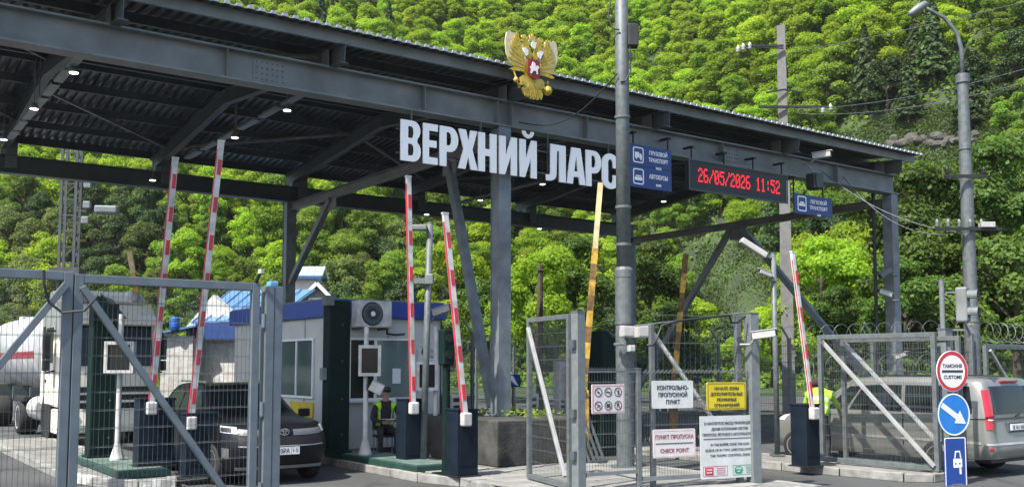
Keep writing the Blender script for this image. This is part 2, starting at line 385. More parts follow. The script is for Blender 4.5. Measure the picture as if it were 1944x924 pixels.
def crown_mesh(name, m, r, h, lobes, leaves, size, seed, base=.0):
    """broad crown: a cloud of leaf sprays on many irregular lobes, open between them; stands on z = base"""
    global rng
    rng = np.random.default_rng(seed); C, S = [], []
    for i in range(lobes):
        a = rng.uniform(0, 6.283); z = rng.uniform(.1, .95); rad = r * (1 - (abs(z - .42) / .62) ** 2) ** .5 if abs(z - .42) < .6 else r * .2
        q = rad * rng.uniform(.35, .85); C.append((q*math.cos(a), q*math.sin(a), base + h*z)); S.append(r * rng.uniform(.13, .42))
    C, S = np.array(C), np.array(S); pr = S**2 / (S**2).sum(); idx = rng.choice(lobes, leaves, p=pr)
    d = rng.normal(size=(leaves, 3)); d[:, 2] = np.where(rng.random(leaves) < .7, np.abs(d[:, 2]), d[:, 2]); d /= np.linalg.norm(d, axis=1)[:, None]
    rr = S[idx] * (rng.uniform(.3, 1.2, leaves) ** .7); P = C[idx] + d * rr[:, None] * np.array([1.05, 1.05, .85])
    return mesh_quads(name, leaf_quads(P, d + np.array([0, 0, .35]), size), m)
def conifer_mesh(name, m, r, h, leaves, size, seed):
    global rng
    rng = np.random.default_rng(seed); z = rng.random(leaves) ** 1.3; tier = np.floor(z * 13) / 13; within = (z - tier) * 13
    rad = r * (1 - tier) * (1.05 - .55 * within) * rng.uniform(.35, 1, leaves) ** .5; a = rng.uniform(0, 6.283, leaves); rad *= 1 + .25 * np.sin(a * 5 + tier * 40)
    P = np.stack([rad*np.cos(a), rad*np.sin(a), h * (.1 + .9 * z)], 1); N = np.stack([np.cos(a), np.sin(a), np.full(leaves, .6)], 1)
    return mesh_quads(name, leaf_quads(P, N, size, .7), m)
def trunk_mesh(h, r, seed, limbs=6):
    rd = random.Random(seed); mb = MB(); top = Vector((rd.uniform(-.3, .3), rd.uniform(-.3, .3), h * .8))
    mb.tube([(0, 0, -.8), (0.05, 0, h * .25), top * .6 + Vector((.1, -.1, 0)), top], [r * 1.25, r, r * .7, r * .2], 7)
    for i in range(limbs):
        a = rd.uniform(0, 6.28); z = h * rd.uniform(.3, .6); e = Vector((math.cos(a), math.sin(a), .9)) * h * rd.uniform(.18, .3)
        b = Vector((top.x * z / h, top.y * z / h, z)); mb.tube([b, b + e * .5 + Vector((0, 0, .1)), b + e], [r * .5, r * .32, r * .1], 5)
    o = mb.build('trunk', BARK); me = o.data; bpy.data.objects.remove(o); return me
KINDS = {}
def protos(kind, m, specs):
    KINDS[kind] = []
    for i, (r, h, lobes, leaves, size) in enumerate(specs):
        KINDS[kind].append((crown_mesh('crown', m, r, h * .94, lobes, leaves, size, 31 * i + len(kind), h * .06), trunk_mesh(h, .2, 7 * i + 1), r))
SP = [(3.1, 7.4, 38, 10000, .29), (2.8, 8.4, 36, 9600, .28), (3.5, 7.0, 44, 11000, .3), (2.6, 9.4, 34, 9600, .28)]
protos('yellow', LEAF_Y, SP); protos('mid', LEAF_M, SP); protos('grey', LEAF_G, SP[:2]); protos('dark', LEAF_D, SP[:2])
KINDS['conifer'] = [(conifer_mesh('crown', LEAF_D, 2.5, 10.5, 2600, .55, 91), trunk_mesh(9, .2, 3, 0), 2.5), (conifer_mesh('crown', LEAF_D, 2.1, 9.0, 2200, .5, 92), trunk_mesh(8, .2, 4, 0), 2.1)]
near_specs = [(2.4, 4.6, 26, 14000, .17), (2.1, 5.2, 24, 13000, .16)]
KINDS['bush'] = [(crown_mesh('crown', LEAF_B, r, h * .95, lo, lv, sz, 200 + i, 0.1), trunk_mesh(h, .12, 60 + i), r) for i, (r, h, lo, lv, sz) in enumerate(near_specs)]
KINDS['ybush'] = [(crown_mesh('crown', LEAF_Y, r, h * .95, lo, lv, sz, 300 + i, 0.1), trunk_mesh(h, .12, 80 + i), r) for i, (r, h, lo, lv, sz) in enumerate(near_specs)]
LBL = {'yellow': ('leafy_tree', 'bright yellow-green leafy tree on the sunlit forest slope', 'yellow-green trees on the slope'),
       'mid': ('leafy_tree', 'fresh mid-green broad-crowned tree on the forest slope', 'mid-green trees on the slope'),
       'grey': ('leafy_tree', 'dull grey-green leafy tree on the slope', 'grey-green trees on the slope'),
       'dark': ('leafy_tree', 'deep dark-green leafy tree among brighter trees on the slope', 'dark-green trees on the slope'),
       'conifer': ('pine_tree', 'tall dark conifer with a pointed crown on the upper slope', 'dark conifers on the slope'),
       'bush': ('tall_bush', 'tall mid-green bush with fine leaves behind the far fence', 'green bushes behind the far fence'),
       'ybush': ('tall_bush', 'tall yellow-green bush with fine leaves behind the far fence', 'yellow-green bushes behind the far fence')}
def plant(kind, p, k, zs=1.0):
    cm, tm, r = random.choice(KINDS[kind]); nm, lb, gp = LBL[kind]; x, y = proj((p[0], p[1], p[2] + 4.5 * k))
    if 'bush' not in kind:
        lb = lb.split(' on the')[0].split(' among')[0].split(' with')[0]
        wh = 'above the canopy roof edge' if y < -20 + .188 * x and x < 1740 else 'left of the two leaning booms' if x < 300 else 'between the leaning booms and the rear column' if x < 540 else 'between the rear and central columns' if x < 950 else 'between the central column and steel pole' if x < 1180 else 'between the steel pole and right column' if x < 1700 else 'beside the street lamp'
        lb += ' on the slope ' + wh; gp += ' ' + wh
    else:
        wh = 'left of the steel pole' if x < 1180 else 'between the steel pole and right column' if x < 1690 else 'beside the street lamp'; lb = lb.split(' with')[0] + ' behind the fence ' + wh; gp += ' ' + wh
    o = thing(nm, lb, 'bush' if 'bush' in kind else 'tree', p, random.uniform(0, 6.28), gp); o.scale = (k, k, k * zs)
    place('trunk', tm, o); place('crown', cm, o)
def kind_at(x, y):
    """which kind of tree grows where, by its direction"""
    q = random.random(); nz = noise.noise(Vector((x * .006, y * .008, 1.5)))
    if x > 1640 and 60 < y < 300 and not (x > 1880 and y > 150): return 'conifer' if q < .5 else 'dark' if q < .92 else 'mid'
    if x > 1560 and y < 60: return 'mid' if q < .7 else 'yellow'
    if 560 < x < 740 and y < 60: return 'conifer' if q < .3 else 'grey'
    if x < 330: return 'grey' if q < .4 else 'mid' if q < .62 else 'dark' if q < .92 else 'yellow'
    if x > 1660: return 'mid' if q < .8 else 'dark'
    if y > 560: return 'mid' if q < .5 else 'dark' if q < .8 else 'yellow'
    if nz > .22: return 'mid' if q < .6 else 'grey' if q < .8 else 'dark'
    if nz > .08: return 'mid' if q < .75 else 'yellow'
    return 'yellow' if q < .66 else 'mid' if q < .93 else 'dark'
def open_ground(x, y):
    if 1290 < x < 1500 and 468 < y < 660: return x > 1290 + max(0, 600 - y) * .3
    if 1540 < x < 1900 and 205 < y < 345: return y > 268 - (x - 1560) * .35
    if 1490 < x < 1660 and 250 < y < 300: return False
    return False
def plant_forest():
    spots = []; grid = {}; rd = random.Random(21); D = 2.75
    for _ in range(110000):
        y = rd.uniform(50, 200); x = rd.uniform(-.66, .66) * y; k = y - foot(x)
        if not -7 < k < 92: continue
        gx, gy = int(x // D), int(y // D)
        if any((x-a)**2 + (y-b)**2 < D*D for i in (-1, 0, 1) for j in (-1, 0, 1) for a, b in grid.get((gx+i, gy+j), ())): continue
        grid.setdefault((gx, gy), []).append((x, y)); z = land(x, y)
        sc_ = rd.uniform(.6, 1.0); h = 7.5 * sc_; cx, cy = proj((x, y, z + h * .6)); rp = 4.0 * sc_ * F / y
        if cy < -60 - rp or cx < -140 or cx > 2090 or cy > 700: continue
        if cx < 1150 and cy + rp < 278 + .12 * cx and cy - rp > -47 + .188 * cx: continue
        if open_ground(cx, cy + rp * .3): continue
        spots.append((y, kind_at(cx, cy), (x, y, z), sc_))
    spots.sort(key=lambda q: q[0] - foot(q[2][0]) * .6)
    cut = {}; far = []
    for y, kd, p, sc_ in spots:
        fam = 'pine' if kd == 'conifer' else 'leafy'; cut[fam] = cut.get(fam, 0) + 1
        if cut[fam] <= 296: plant(kd, p, sc_)
        else: far.append((kd, p, sc_))
    # the rest of the wood, higher up, as one mass
    pool = bpy.data.collections.new('crown_pool'); order = []
    for kd in ('yellow', 'mid', 'grey', 'dark', 'conifer'):
        for i, (cm, tm, r) in enumerate(KINDS[kd]):
            o = bpy.data.objects.new('pool_%02d' % len(order), cm); pool.objects.link(o); order.append(kd)
    me = bpy.data.meshes.new('far_forest'); me.from_pydata([p for _, p, _ in far], [], [])
    ai = me.attributes.new('pick', 'INT', 'POINT'); asz = me.attributes.new('size', 'FLOAT', 'POINT'); ar = me.attributes.new('turn', 'FLOAT_VECTOR', 'POINT')
    for i, (kd, p, s) in enumerate(far):
        ai.data[i].value = random.choice([j for j, q in enumerate(order) if q == kd]); asz.data[i].value = s; ar.data[i].vector = (0, 0, random.uniform(0, 6.28))
    o = place('far_forest', me, kind='stuff')
    g = bpy.data.node_groups.new('far_forest', 'GeometryNodeTree')
    g.interface.new_socket('Geometry', in_out='INPUT', socket_type='NodeSocketGeometry'); g.interface.new_socket('Geometry', in_out='OUTPUT', socket_type='NodeSocketGeometry')
    gi, go = g.nodes.new('NodeGroupInput'), g.nodes.new('NodeGroupOutput')
    ci = g.nodes.new('GeometryNodeCollectionInfo'); ci.inputs['Collection'].default_value = pool; ci.inputs['Separate Children'].default_value = True; ci.inputs['Reset Children'].default_value = True
    ip = g.nodes.new('GeometryNodeInstanceOnPoints'); ip.inputs['Pick Instance'].default_value = True
    def at(nm, ty): q = g.nodes.new('GeometryNodeInputNamedAttribute'); q.data_type = ty; q.inputs['Name'].default_value = nm; return q.outputs[0]
    L = g.links.new
    L(gi.outputs[0], ip.inputs['Points']); L(ci.outputs[0], ip.inputs['Instance']); L(at('pick', 'INT'), ip.inputs['Instance Index']); L(at('size', 'FLOAT'), ip.inputs['Scale']); L(at('turn', 'FLOAT_VECTOR'), ip.inputs['Rotation'])
    L(ip.outputs[0], go.inputs[0])
    md = o.modifiers.new('spread', 'NODES'); md.node_group = g
    return len(spots), len(far)
NT = plant_forest(); print('trees', NT)
for (px, py, d, k, kd) in [(1560, 560, 46, 1.15, 'ybush'), (1610, 520, 50, 1.3, 'ybush'), (1575, 640, 42, .8, 'bush'), (1650, 650, 44, .9, 'bush'), (1740, 480, 40, 1.35, 'bush'), (1790, 560, 38, 1.1, 'bush'),
        (1880, 430, 40, 1.3, 'bush'), (1925, 560, 36, 1.2, 'bush'), (1720, 610, 36, .9, 'bush'), (1465, 630, 38, .65, 'ybush'), (1260, 655, 40, .8, 'bush'), (1325, 690, 44, .5, 'bush'), (1400, 690, 41, .45, 'ybush'),
        (1015, 560, 46, 1.0, 'ybush'), (925, 590, 52, 1.0, 'bush'), (1090, 560, 50, 1.1, 'bush'), (865, 560, 56, 1.2, 'ybush'), (1230, 560, 56, 1.2, 'bush'), (1690, 395, 58, 1.2, 'bush'), (1830, 410, 58, 1.25, 'bush'), (1925, 370, 60, 1.4, 'bush')]:
    c = at_d(px, py, d); top = 4.6 * k; b = c.z - top * .55
    plant(kd, (c.x, c.y, max(land(c.x, c.y), b) if b > 0 else 0.0), k, 1.0)
# rough ground cover that hides the soil between the trees
def undergrowth():
    P = []; r2 = random.Random(3)
    while len(P) < 60000:
        u = r2.uniform(-.64, .64); y0 = 105.0; k = r2.uniform(-14, 95)
        for _ in range(6): y0 = foot(u * y0) + k
        x = u * y0; cx, cy = proj((x, y0, land(x, y0)))
        if cy < -40 or open_ground(cx, cy): continue
        P.append((x, y0, land(x, y0) + r2.uniform(.0, 1.3)))
    P = np.array(P); N = np.tile(np.array([[0, -.5, .8]]), (len(P), 1))
    place('undergrowth', mesh_quads('undergrowth', leaf_quads(P, N, .55, .8), LEAF_M), kind='stuff')
    G = []
    for q in range(90000):
        px, py = r2.uniform(1270, 1900), r2.uniform(200, 640)
        if not open_ground(px, py): continue
        y0 = 60.0
        ry = ray(px, py)
        lo, hi = 40.0, 200.0
        for _ in range(24):
            md = (lo + hi) / 2; c = CAM + ry * (md / ry.y)
            if c.z > land(c.x, c.y): lo = md
            else: hi = md
        G.append((c.x, c.y, land(c.x, c.y) + r2.uniform(.1, .55)))
    if G:
        G = np.array(G); N = np.tile(np.array([[0, -.3, .9]]), (len(G), 1))
        place('meadow_grass', mesh_quads('meadow_grass', leaf_quads(G, N, .26, .8), LEAF_B), kind='stuff')
undergrowth()

rk = thing('rock_outcrop', 'dark rocky outcrop under the grassy ledge behind the street lamp', 'rocks', (0, 0, 0), 0)
def on_hill(px, py):
    r_ = ray(px, py); lo, hi = 40.0, 220.0
    for _ in range(26):
        md = (lo + hi) / 2; c = CAM + r_ * (md / r_.y)
        if c.z > land(c.x, c.y): lo = md
        else: hi = md
    return CAM + r_ * (lo / r_.y)
ROCK = mat('rock', (.06, .06, .052), .9, 0, .45, .8, bump=.8, bscale=3)
for i in range(18):
    px = 1690 + i * 9.4; c = on_hill(px + random.uniform(-4, 4), 268 + random.uniform(-8, 10) - (px - 1760) * .02); bm = bmesh.new(); bmesh.ops.create_icosphere(bm, subdivisions=2, radius=1)
    sx, sy, sz = random.uniform(.5, 1.1), random.uniform(.5, .9), random.uniform(.4, .8)
    for v in bm.verts: k = 1 + .35 * noise.noise(v.co * 1.7 + Vector((i * 3.1, 0, 0))); v.co = Vector((v.co.x * sx, v.co.y * sy, v.co.z * sz)) * k
    me = bpy.data.meshes.new('rock'); bm.to_mesh(me); bm.free(); me.materials.append(ROCK); place('rock', me, rk, tuple(c), random.uniform(0, 6))

# ================================================================== CANOPY
canopy = thing('border_canopy', 'grey steel canopy with corrugated roof spanning the checkpoint lanes', 'canopy', W(0, 0))
def zr(s): return 7.43 + .1 * (s if s < 5.5 else 11 - s)          # underside of the rafters
COLS = [(0, 0, .98), (13.6, 0, 0), (0, 11, 0), (13.6, 11, 0), (-9.6, 0, 0), (-9.6, 11, 0)]
for t, s, z0 in COLS:
    mb = MB(); mb.mm((t-.15, s-.15, z0), (t+.15, s-.135, 6.86 if s == 0 else 6.84)); mb.mm((t-.15, s+.135, z0), (t+.15, s+.15, 6.84)); mb.mm((t-.135, s-.134, z0), (t-.12, s+.134, 6.84)); mb.mm((t+.12, s-.134, z0), (t+.135, s+.134, 6.84))
    mb.mm((t-.24, s-.24, z0), (t+.24, s+.24, z0+.03))
    for a in (-.2, .2):
        for b in (-.2, .2): mb.lathe([(.02, 0), (.02, .06)], 6, (t+a, s+b, z0+.03))
    mb.build('column', COLSTEEL, canopy)
MB().ibeam((-9.85, 0, 7.15), (13.78, 0, 7.15), .34, .56, .035, .03).build('front_beam', STEEL, canopy)
for t in (-9.4, -5.8, -1.9, -.17, .17, 2.2, 6.5, 11.0):
    MB().mm((t-.007, -.165, 6.906), (t+.007, -.016, 7.394)).build('web_stiffener', STEEL, canopy)
for t in (-5.0, 6.9):
    sp_ = MB().mm((t-.3, -.03, 6.95), (t+.3, -.0155, 7.35)).build('splice_plate', STEEL, canopy)
    for a in (-.24, -.14, -.05, .05, .14, .24):
        for z in (7.0, 7.1, 7.2, 7.3): MB().lathe([(.014, -.044), (.016, -.0305)], 6, (t+a, 0, z), axis='y').build('bolt', GALV, sp_)
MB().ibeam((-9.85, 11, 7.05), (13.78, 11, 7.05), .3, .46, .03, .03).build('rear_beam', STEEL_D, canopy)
for t in (0, 13.6, -9.6):
    MB().ibeam((t, .16, 6.66), (t, 10.84, 6.66), .2, .22, .02, .02).build('tie_beam', STEEL, canopy)
MB().bar((0, 2.05, 6.53), (0, .3, 1.15), .16, .18).build('brace', COLSTEEL, canopy)
MB().bar((0, 8.15, 6.53), (0, 10.84, 4.4), .16, .16).build('brace', STEEL, canopy)
MB().bar((13.6, 5.5, 6.53), (13.6, .25, .9), .16, .18).build('brace', COLSTEEL, canopy)
MB().bar((13.6, 6.0, 6.53), (13.6, 10.8, .9), .16, .18).build('brace', STEEL, canopy)
for p in ((0, 8.1, 6.42), (0, 2.0, 6.42), (13.6, 5.75, 6.38)): MB().box(p, (.03, .55, .42)).build('gusset_plate', STEEL, canopy)
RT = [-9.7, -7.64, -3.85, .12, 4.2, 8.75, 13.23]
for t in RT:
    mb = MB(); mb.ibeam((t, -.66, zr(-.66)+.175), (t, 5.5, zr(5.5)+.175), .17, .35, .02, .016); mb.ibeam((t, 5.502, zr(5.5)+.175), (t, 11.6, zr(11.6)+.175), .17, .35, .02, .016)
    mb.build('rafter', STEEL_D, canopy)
    MB().box((t, 11, 7.36), (.22, .26, .14)).build('bearing_plate', STEEL, canopy); MB().mm((t-.082, -.15, 7.431), (t-.074, .15, 7.75)).build('stiffener', STEEL, canopy); MB().mm((t+.074, -.15, 7.431), (t+.082, .15, 7.75)).build('stiffener', STEEL, canopy)
for s, h in ((-.58, .2), (.9, .18), (2.4, .18), (3.9, .18), (5.25, .18), (5.75, .18), (7.1, .18), (8.6, .18), (10.1, .18), (11.5, .2)):
    z = zr(s) + .35; mb = MB(); mb.mm((-9.95, s-.03, z), (13.9, s-.022, z+h)); mb.mm((-9.95, s-.022, z), (13.9, s+.04, z+.008)); mb.mm((-9.95, s-.022, z+h-.008), (13.9, s+.04, z+h))
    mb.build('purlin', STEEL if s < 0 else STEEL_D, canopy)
# corrugated roof sheet in two pitches
prof, rp = [], .2
for k in range(-50, 70): prof += [(k*rp, 0), (k*rp+.075, 0), (k*rp+.1, .06), (k*rp+.175, .06)]
mb = MB(); n = len(prof)
for a, b in ((-.82, 5.5), (5.5, 11.8)):
    za, zb = zr(a)+.56, zr(b)+.56
    mb.add([(x, s, z+h) for s, z in ((a, za), (b, zb)) for x, h in prof], [(i, i+1, n+i+1, n+i) for i in range(n-1)])
rs = mb.build('roof_sheet', ROOFM, canopy); md = rs.modifiers.new('t', 'SOLIDIFY'); md.thickness = .006
cap_me = None
cm = mat('rib_end_skylit', (.3, .32, .33), .4, .2, .25, 20)  # sky light on the rib tips put into a paler cap colour
for k in range(-50, 70):
    x = k*rp
    if cap_me is None:
        o = MB().ext([(.078, -.002), (.1, .055), (.175, .055), (.197, -.002)], 0, .03).build('rib_end', cm, canopy); cap_me = o.data
    else: o = place('rib_end', cap_me, canopy)
    o.location = (x, -.852, zr(-.85)+.565)
for (a, b) in (((-9.7, 2.4), (-7.64, 5.2)), ((-7.64, 7.1), (-3.85, 10.1)), ((-3.85, 10.1), (.12, 7.1)), ((-7.64, 9.6), (-9.7, 7.1)), ((4.2, 10.1), (8.75, 7.1)), ((.12, .4), (4.2, 3.9)), ((-3.85, .4), (-7.64, 3.9)), ((4.2, .4), (8.75, 3.9)), ((13.2, .4), (8.75, 3.9)), ((.12, 7.1), (4.2, 10.1))):
    MB().bar((a[0]+.1, a[1], zr(a[1])+.3), (b[0]-.1, b[1], zr(b[1])+.3), .06, .06).build('wind_brace', STEEL, canopy)
for t in (-7.75, -3.9, .1, 4.2, 8.7): MB().mm((t+.1, 10.86, 6.95), (t+.38, 10.9, 7.62)).build('end_plate', GALV, canopy)
dp = MB(); dp.tube([(13.25, .3, 6.6), (13.25, .3, 0)], .05, 8); dp.tube([(13.2, .05, 7.2), (13.25, .3, 7.0), (13.25, .3, 6.6)], .05, 8); dp.build('downpipe', BLACK, canopy)

# lamps under the canopy on their cable trays
def tray(t, s0, s1, n, lab, gaps=True):
    o = thing('cable_tray', lab, 'cable tray', W(t, 0, 0), group='cable trays under the canopy')
    L = (s1 - s0) / n
    for i in range(n):
        a = s0 + i * L; b = a + L * (.82 if gaps else .97)
        mb = MB(); mb.mm((-.07, a, 7.36), (.07, b, 7.372)); mb.mm((-.08, a, 7.36), (-.07, b, 7.41)); mb.mm((.07, a, 7.36), (.08, b, 7.41)); mb.build('tray_length', GALV_L, o)
    for s in (s0 + .3, (s0 + s1) / 2, s1 - .3): MB().tube([(0, s, 7.39), (0, s, zr(s) + .4)], .012, 6).build('hanger', STEEL, o)
tray(-7.78, 1.5, 9.6, 7, 'white segmented cable tray under the roof beside the nearest pair of lit lamps')
tray(-3.62, 1.6, 9.4, 6, 'segmented cable tray under the roof above the two leaning red and white booms')
tray(5.9, 5.0, 10.6, 4, 'cable tray under the roof behind the big white letters', False)
def lamp(pt, lab):
    o = thing('ceiling_lamp', lab, 'lamp', W(pt[0], pt[1], pt[2]), group='lit lamps under the canopy')
    MB().lathe([(.04, .12), (.06, .1), (.085, .04), (.09, .0)], 14).build('lamp_body', GALV_L, o, smooth=True)
    MB().lathe([(.075, -.012), (.08, .0)], 14, (0, 0, -.002)).build('lens', LED_LAMP, o)
    MB().tube([(0, 0, .11), (0, 0, zr(pt[1]) + .34 - pt[2])], .014, 6).build('stem', STEEL, o)
lamp((-7.74, 2.4, 7.26), 'lit lamp highest on the white segmented cable tray at the canopy corner')
lamp((-7.87, 5.56, 7.26), 'lit lamp in the middle of the white segmented cable tray')
lamp((-7.95, 9.0, 7.26), 'lit lamp at the low far end of the white segmented cable tray')
lamp((-3.57, 2.64, 7.26), 'lit lamp under the canopy above and right of the taller red and white boom')
lamp((-3.6, 5.66, 7.26), 'lit lamp just right of the tip of the taller red and white boom')
lamp(TSZ(at_s(290, 342, 10.6)), 'lit lamp hanging below the rear beam left of the red and white booms')
lamp((5.78, 6.17, 7.26), 'lit lamp under the roof just below the big white letters')
lamp(TSZ(at_s(912, 380, 10.2)), 'dim lit lamp seen just left of the central column')
lamp(TSZ(at_s(810, 407, 10.6)), 'lit lamp on the rear beam above the thin street lamp pole')
lamp(TSZ(at_s(1024, 434, 10.6)), 'lit lamp on the rear beam just right of the central column')
lamp((10.8, 6.3, 7.26), 'lit lamp under the roof below the blue lorry and bus sign')

# ------------------------------------------------------------------ big letters
def arc(cx, cz, rx, rz, a0, a1, n=8): return [(cx + rx*math.cos(R(a0+(a1-a0)*i/n)), cz + rz*math.sin(R(a0+(a1-a0)*i/n))) for i in range(n+1)]
def letter(ch, w):
    k = w * .36; H = 1.0; b = .17
    if ch == 'В':
        o = [(0, 0), (w*.6, 0)] + arc(w*.62, .26, w*.38, .26, -90, 60, 7) + arc(w*.6, .76, w*.37, .24, -50, 90, 7) + [(0, H)]
        return [o, [(k, .14), (w*.55, .14)] + arc(w*.55, .285, w*.11, .145, -90, 90, 4) + [(k, .43)], [(k, .57), (w*.55, .57)] + arc(w*.55, .715, w*.1, .145, -90, 90, 4) + [(k, .86)]]
    if ch == 'Е': return [[(0, 0), (w, 0), (w, b), (k*1.12, b), (k*1.12, .42), (w*.92, .42), (w*.92, .59), (k*1.12, .59), (k*1.12, 1-b), (w, 1-b), (w, H), (0, H)]]
    if ch == 'Р': return [[(0, 0), (k, 0), (k, .37), (w*.5, .37)] + arc(w*.55, .685, w*.45, .315, -90, 90, 10) + [(0, H)], [(k, .53), (w*.5, .53)] + arc(w*.52, .695, w*.12, .165, -90, 90, 4) + [(k, .86)]]
    if ch == 'Х': return [[(0, 0), (w*.37, 0), (w*.5, .31), (w*.64, 0), (w, 0), (w*.72, .51), (w*.97, H), (w*.62, H), (w*.51, .71), (w*.39, H), (w*.02, H), (w*.28, .51)]]
    if ch == 'Н': return [[(0, 0), (k, 0), (k, .41), (w-k, .41), (w-k, 0), (w, 0), (w, H), (w-k, H), (w-k, .59), (k, .59), (k, H), (0, H)]]
    if ch in 'ИЙ':
        L = [[(0, 0), (k*.88, 0), (w-k, .5), (w-k, 0), (w, 0), (w, H), (w-k*.88, H), (k, .5), (k, H), (0, H)]]
        if ch == 'Й': L.append(arc(w*.5, 1.23, w*.34, .19, 180, 360, 8) + arc(w*.5, 1.23, w*.15, .085, 360, 180, 6))
        return L
    if ch == 'Л': return [[(0, 0), (w*.16, 0)] + arc(w*.16, .2, w*.36, .2, -90, 0, 5) + [(w*.55, .83), (w*.66, .83), (w*.66, 0), (w, 0), (w, H), (w*.22, H), (w*.22, .24), (w*.18, .16), (0, .16)]]
    if ch == 'А': return [[(0, 0), (w*.32, 0), (w*.36, .2), (w*.64, .2), (w*.68, 0), (w, 0), (w*.74, H), (w*.26, H)], [(w*.4, .35), (w*.6, .35), (w*.5, .78)]]
    if ch == 'С': return [arc(w*.5, .26, w*.5, .26, 0, -180, 10)[0:1] + [(w, .26)] * 0 + arc(w*.5, .26, w*.5, .26, 0, -180, 12) + arc(w*.5, .74, w*.5, .26, 180, 0, 12) + [(w, .6), (w*.65, .6), (w*.65, .74)] + arc(w*.5, .74, w*.15, .1, 0, 180, 6) + arc(w*.5, .26, w*.15, .1, 180, 360, 6) + [(w*.65, .4), (w, .4)]]
LET = [('В', 88, 250), ('Е', 268, 385), ('Р', 402, 550), ('Х', 550, 707), ('Н', 712, 858), ('И', 880, 1022), ('Й', 1042, 1180), ('Л', 1256, 1412), ('А', 1420, 1570), ('Р', 1574, 1697), ('С', 1704, 1836)]
zl0, zl1 = 5.84, 6.625
sign_w = mat('letter_white', (.88, .885, .89), .45, 0, .04, 2)
pname = thing('place_name_sign', 'large white raised letters spelling ВЕРХНИЙ ЛАРС hung below the front beam', 'sign', W(-2.5, -.3, zl0))
for ch, a, b in LET:
    ta, tb = TSZ(at_s(740 + a/4.226, 290, -.3)).x, TSZ(at_s(740 + b/4.226, 290, -.3)).x
    lp = [[(x, z * (zl1 - zl0)) for x, z in q] for q in letter(ch, tb - ta)]
    seen = []; 
    for q in lp:
        c = [p for i, p in enumerate(q) if (Vector(p) - Vector(q[i-1])).length > 1e-4]; seen.append(c)
    outline('letter', seen, .03, sign_w, pname, (ta + 2.5, 0, 0))
for z in (.16, .62): MB().bar((-.05, .115, z), (5.6, .115, z), .03, .03).build('rail', STEEL_D, pname)
for x in (.3, 1.9, 3.6, 5.3): MB().bar((x, .15, .1), (x, .15, 1.03), .03, .03).build('hanger', STEEL_D, pname)

# ------------------------------------------------------------------ hanging direction signs and the clock board
def bracket(mb, x, ztop): mb.mm((x-.015, .05, ztop-.45), (x+.015, .08, ztop)); mb.mm((x-.05, .0, ztop-.02), (x+.05, .3, ztop+.02))
p0, p1 = TSZ(at_s(1190, 270, -.35)), TSZ(at_s(1275.5, 366, -.35)); wd = p1.x - p0.x
zt, zb = TSZ(at_s(1236, 279, -.35)).z, TSZ(at_s(1236, 359, -.35)).z
so = thing('direction_sign', 'blue two-panel overhead sign with white lorry and bus symbols', 'sign', W(p0.x, -.35, zb)); H2 = (zt - zb) / 2
for k, (lines, sizes, wds) in enumerate(((['АВТОБУСЫ', 'BUSES'], [.13, .07], [.58, .16]), (['ГРУЗОВОЙ', 'ТРАНСПОРТ', 'TRUCKS'], [.125, .125, .07], [.56, .6, .18]))):
    z = k * (H2 + .004)
    pn = MB().mm((0, 0, z), (wd, .045, z + H2)).build('panel', BLUESIGN, so, bevel=.006)
    outline('symbol_frame', [rrect(.18, z+.07, .50, z+H2-.06, .05), rrect(.205, z+.095, .475, z+H2-.085, .035)], .006, TEXTW, pn, (0, -.006, 0))
    if k: outline('lorry_symbol', [[(.235, z+.19), (.36, z+.19), (.36, z+.31), (.235, z+.31)], [(.372, z+.17), (.45, z+.17), (.45, z+.23), (.425, z+.28), (.372, z+.28)], circle(.28, z+.17, .022, 10), circle(.42, z+.15, .02, 10)], .005, TEXTW, pn, (0, -.006, 0))
    else: outline('bus_symbol', [rrect(.225, z+.16, .455, z+.235, .015), [(.24, z+.25), (.44, z+.25), (.41, z+.275), (.27, z+.275)]], .005, TEXTW, pn, (0, -.006, 0))
    text('lettering', lines, TEXTW, pn, (.66 + (wd-.66)/2 - .06, -.004, z + H2*(.6 if k else .5)), sizes, .004, wds, 1.25, bold=.003)
for x in (.25, wd-.05): mb = MB(); bracket(mb, x, zt - zb + .28); mb.build('bracket', BLACK, so)
a, b = TSZ(at_s(1309, 330, -.4)), TSZ(at_s(1493, 345, -.4)); wd = b.x - a.x; zt, zb = TSZ(at_s(1400, 319, -.4)).z, TSZ(at_s(1400, 371, -.4)).z; hh = zt - zb
cl = thing('clock_board', 'black electronic board showing red date and time 26/05/2026 11:52', 'display board', W(a.x, -.4, zb))
body = MB().mm((0, 0, 0), (wd, .16, hh)).build('casing', BLACK, cl, bevel=.01)
DIG = {'0': '01110 10001 10011 10101 11001 10001 01110', '1': '00100 01100 00100 00100 00100 00100 01110', '2': '01110 10001 00001 00110 01000 10000 11111', '5': '11111 10000 11110 00001 00001 10001 01110', '6': '01110 10000 10000 11110 10001 10001 01110', '/': '00001 00001 00010 00100 01000 10000 10000', ':': '00000 00100 00100 00000 00100 00100 00000', ' ': '00000 ' * 7}
msg = '26/05/2026 11:52'; px0, cell = .3, (wd - .52) / (len(msg) * 6); ch = hh * .5 / 7; 
for i, c in enumerate(msg):
    mb = MB()
    for r_, row in enumerate(DIG[c].split()):
        for q, bit in enumerate(row):
            if bit == '1': mb.box((px0 + (i*6+q)*cell, -.003, hh*.74 - r_*ch), (cell*.72, .006, ch*.72))
    if mb.v: mb.build('lit_digit', LED_RED, body)
fr = MB(); fr.mm((-.03, -.02, -.03), (wd+.03, -.0005, .0)); fr.mm((-.03, -.02, hh), (wd+.03, -.0005, hh+.03)); fr.mm((-.03, -.02, .0005), (-.0005, .0, hh-.0005)); fr.mm((wd+.0005, -.02, .0005), (wd+.03, .0, hh-.0005)); fr.build('bezel', STEEL_D, cl)
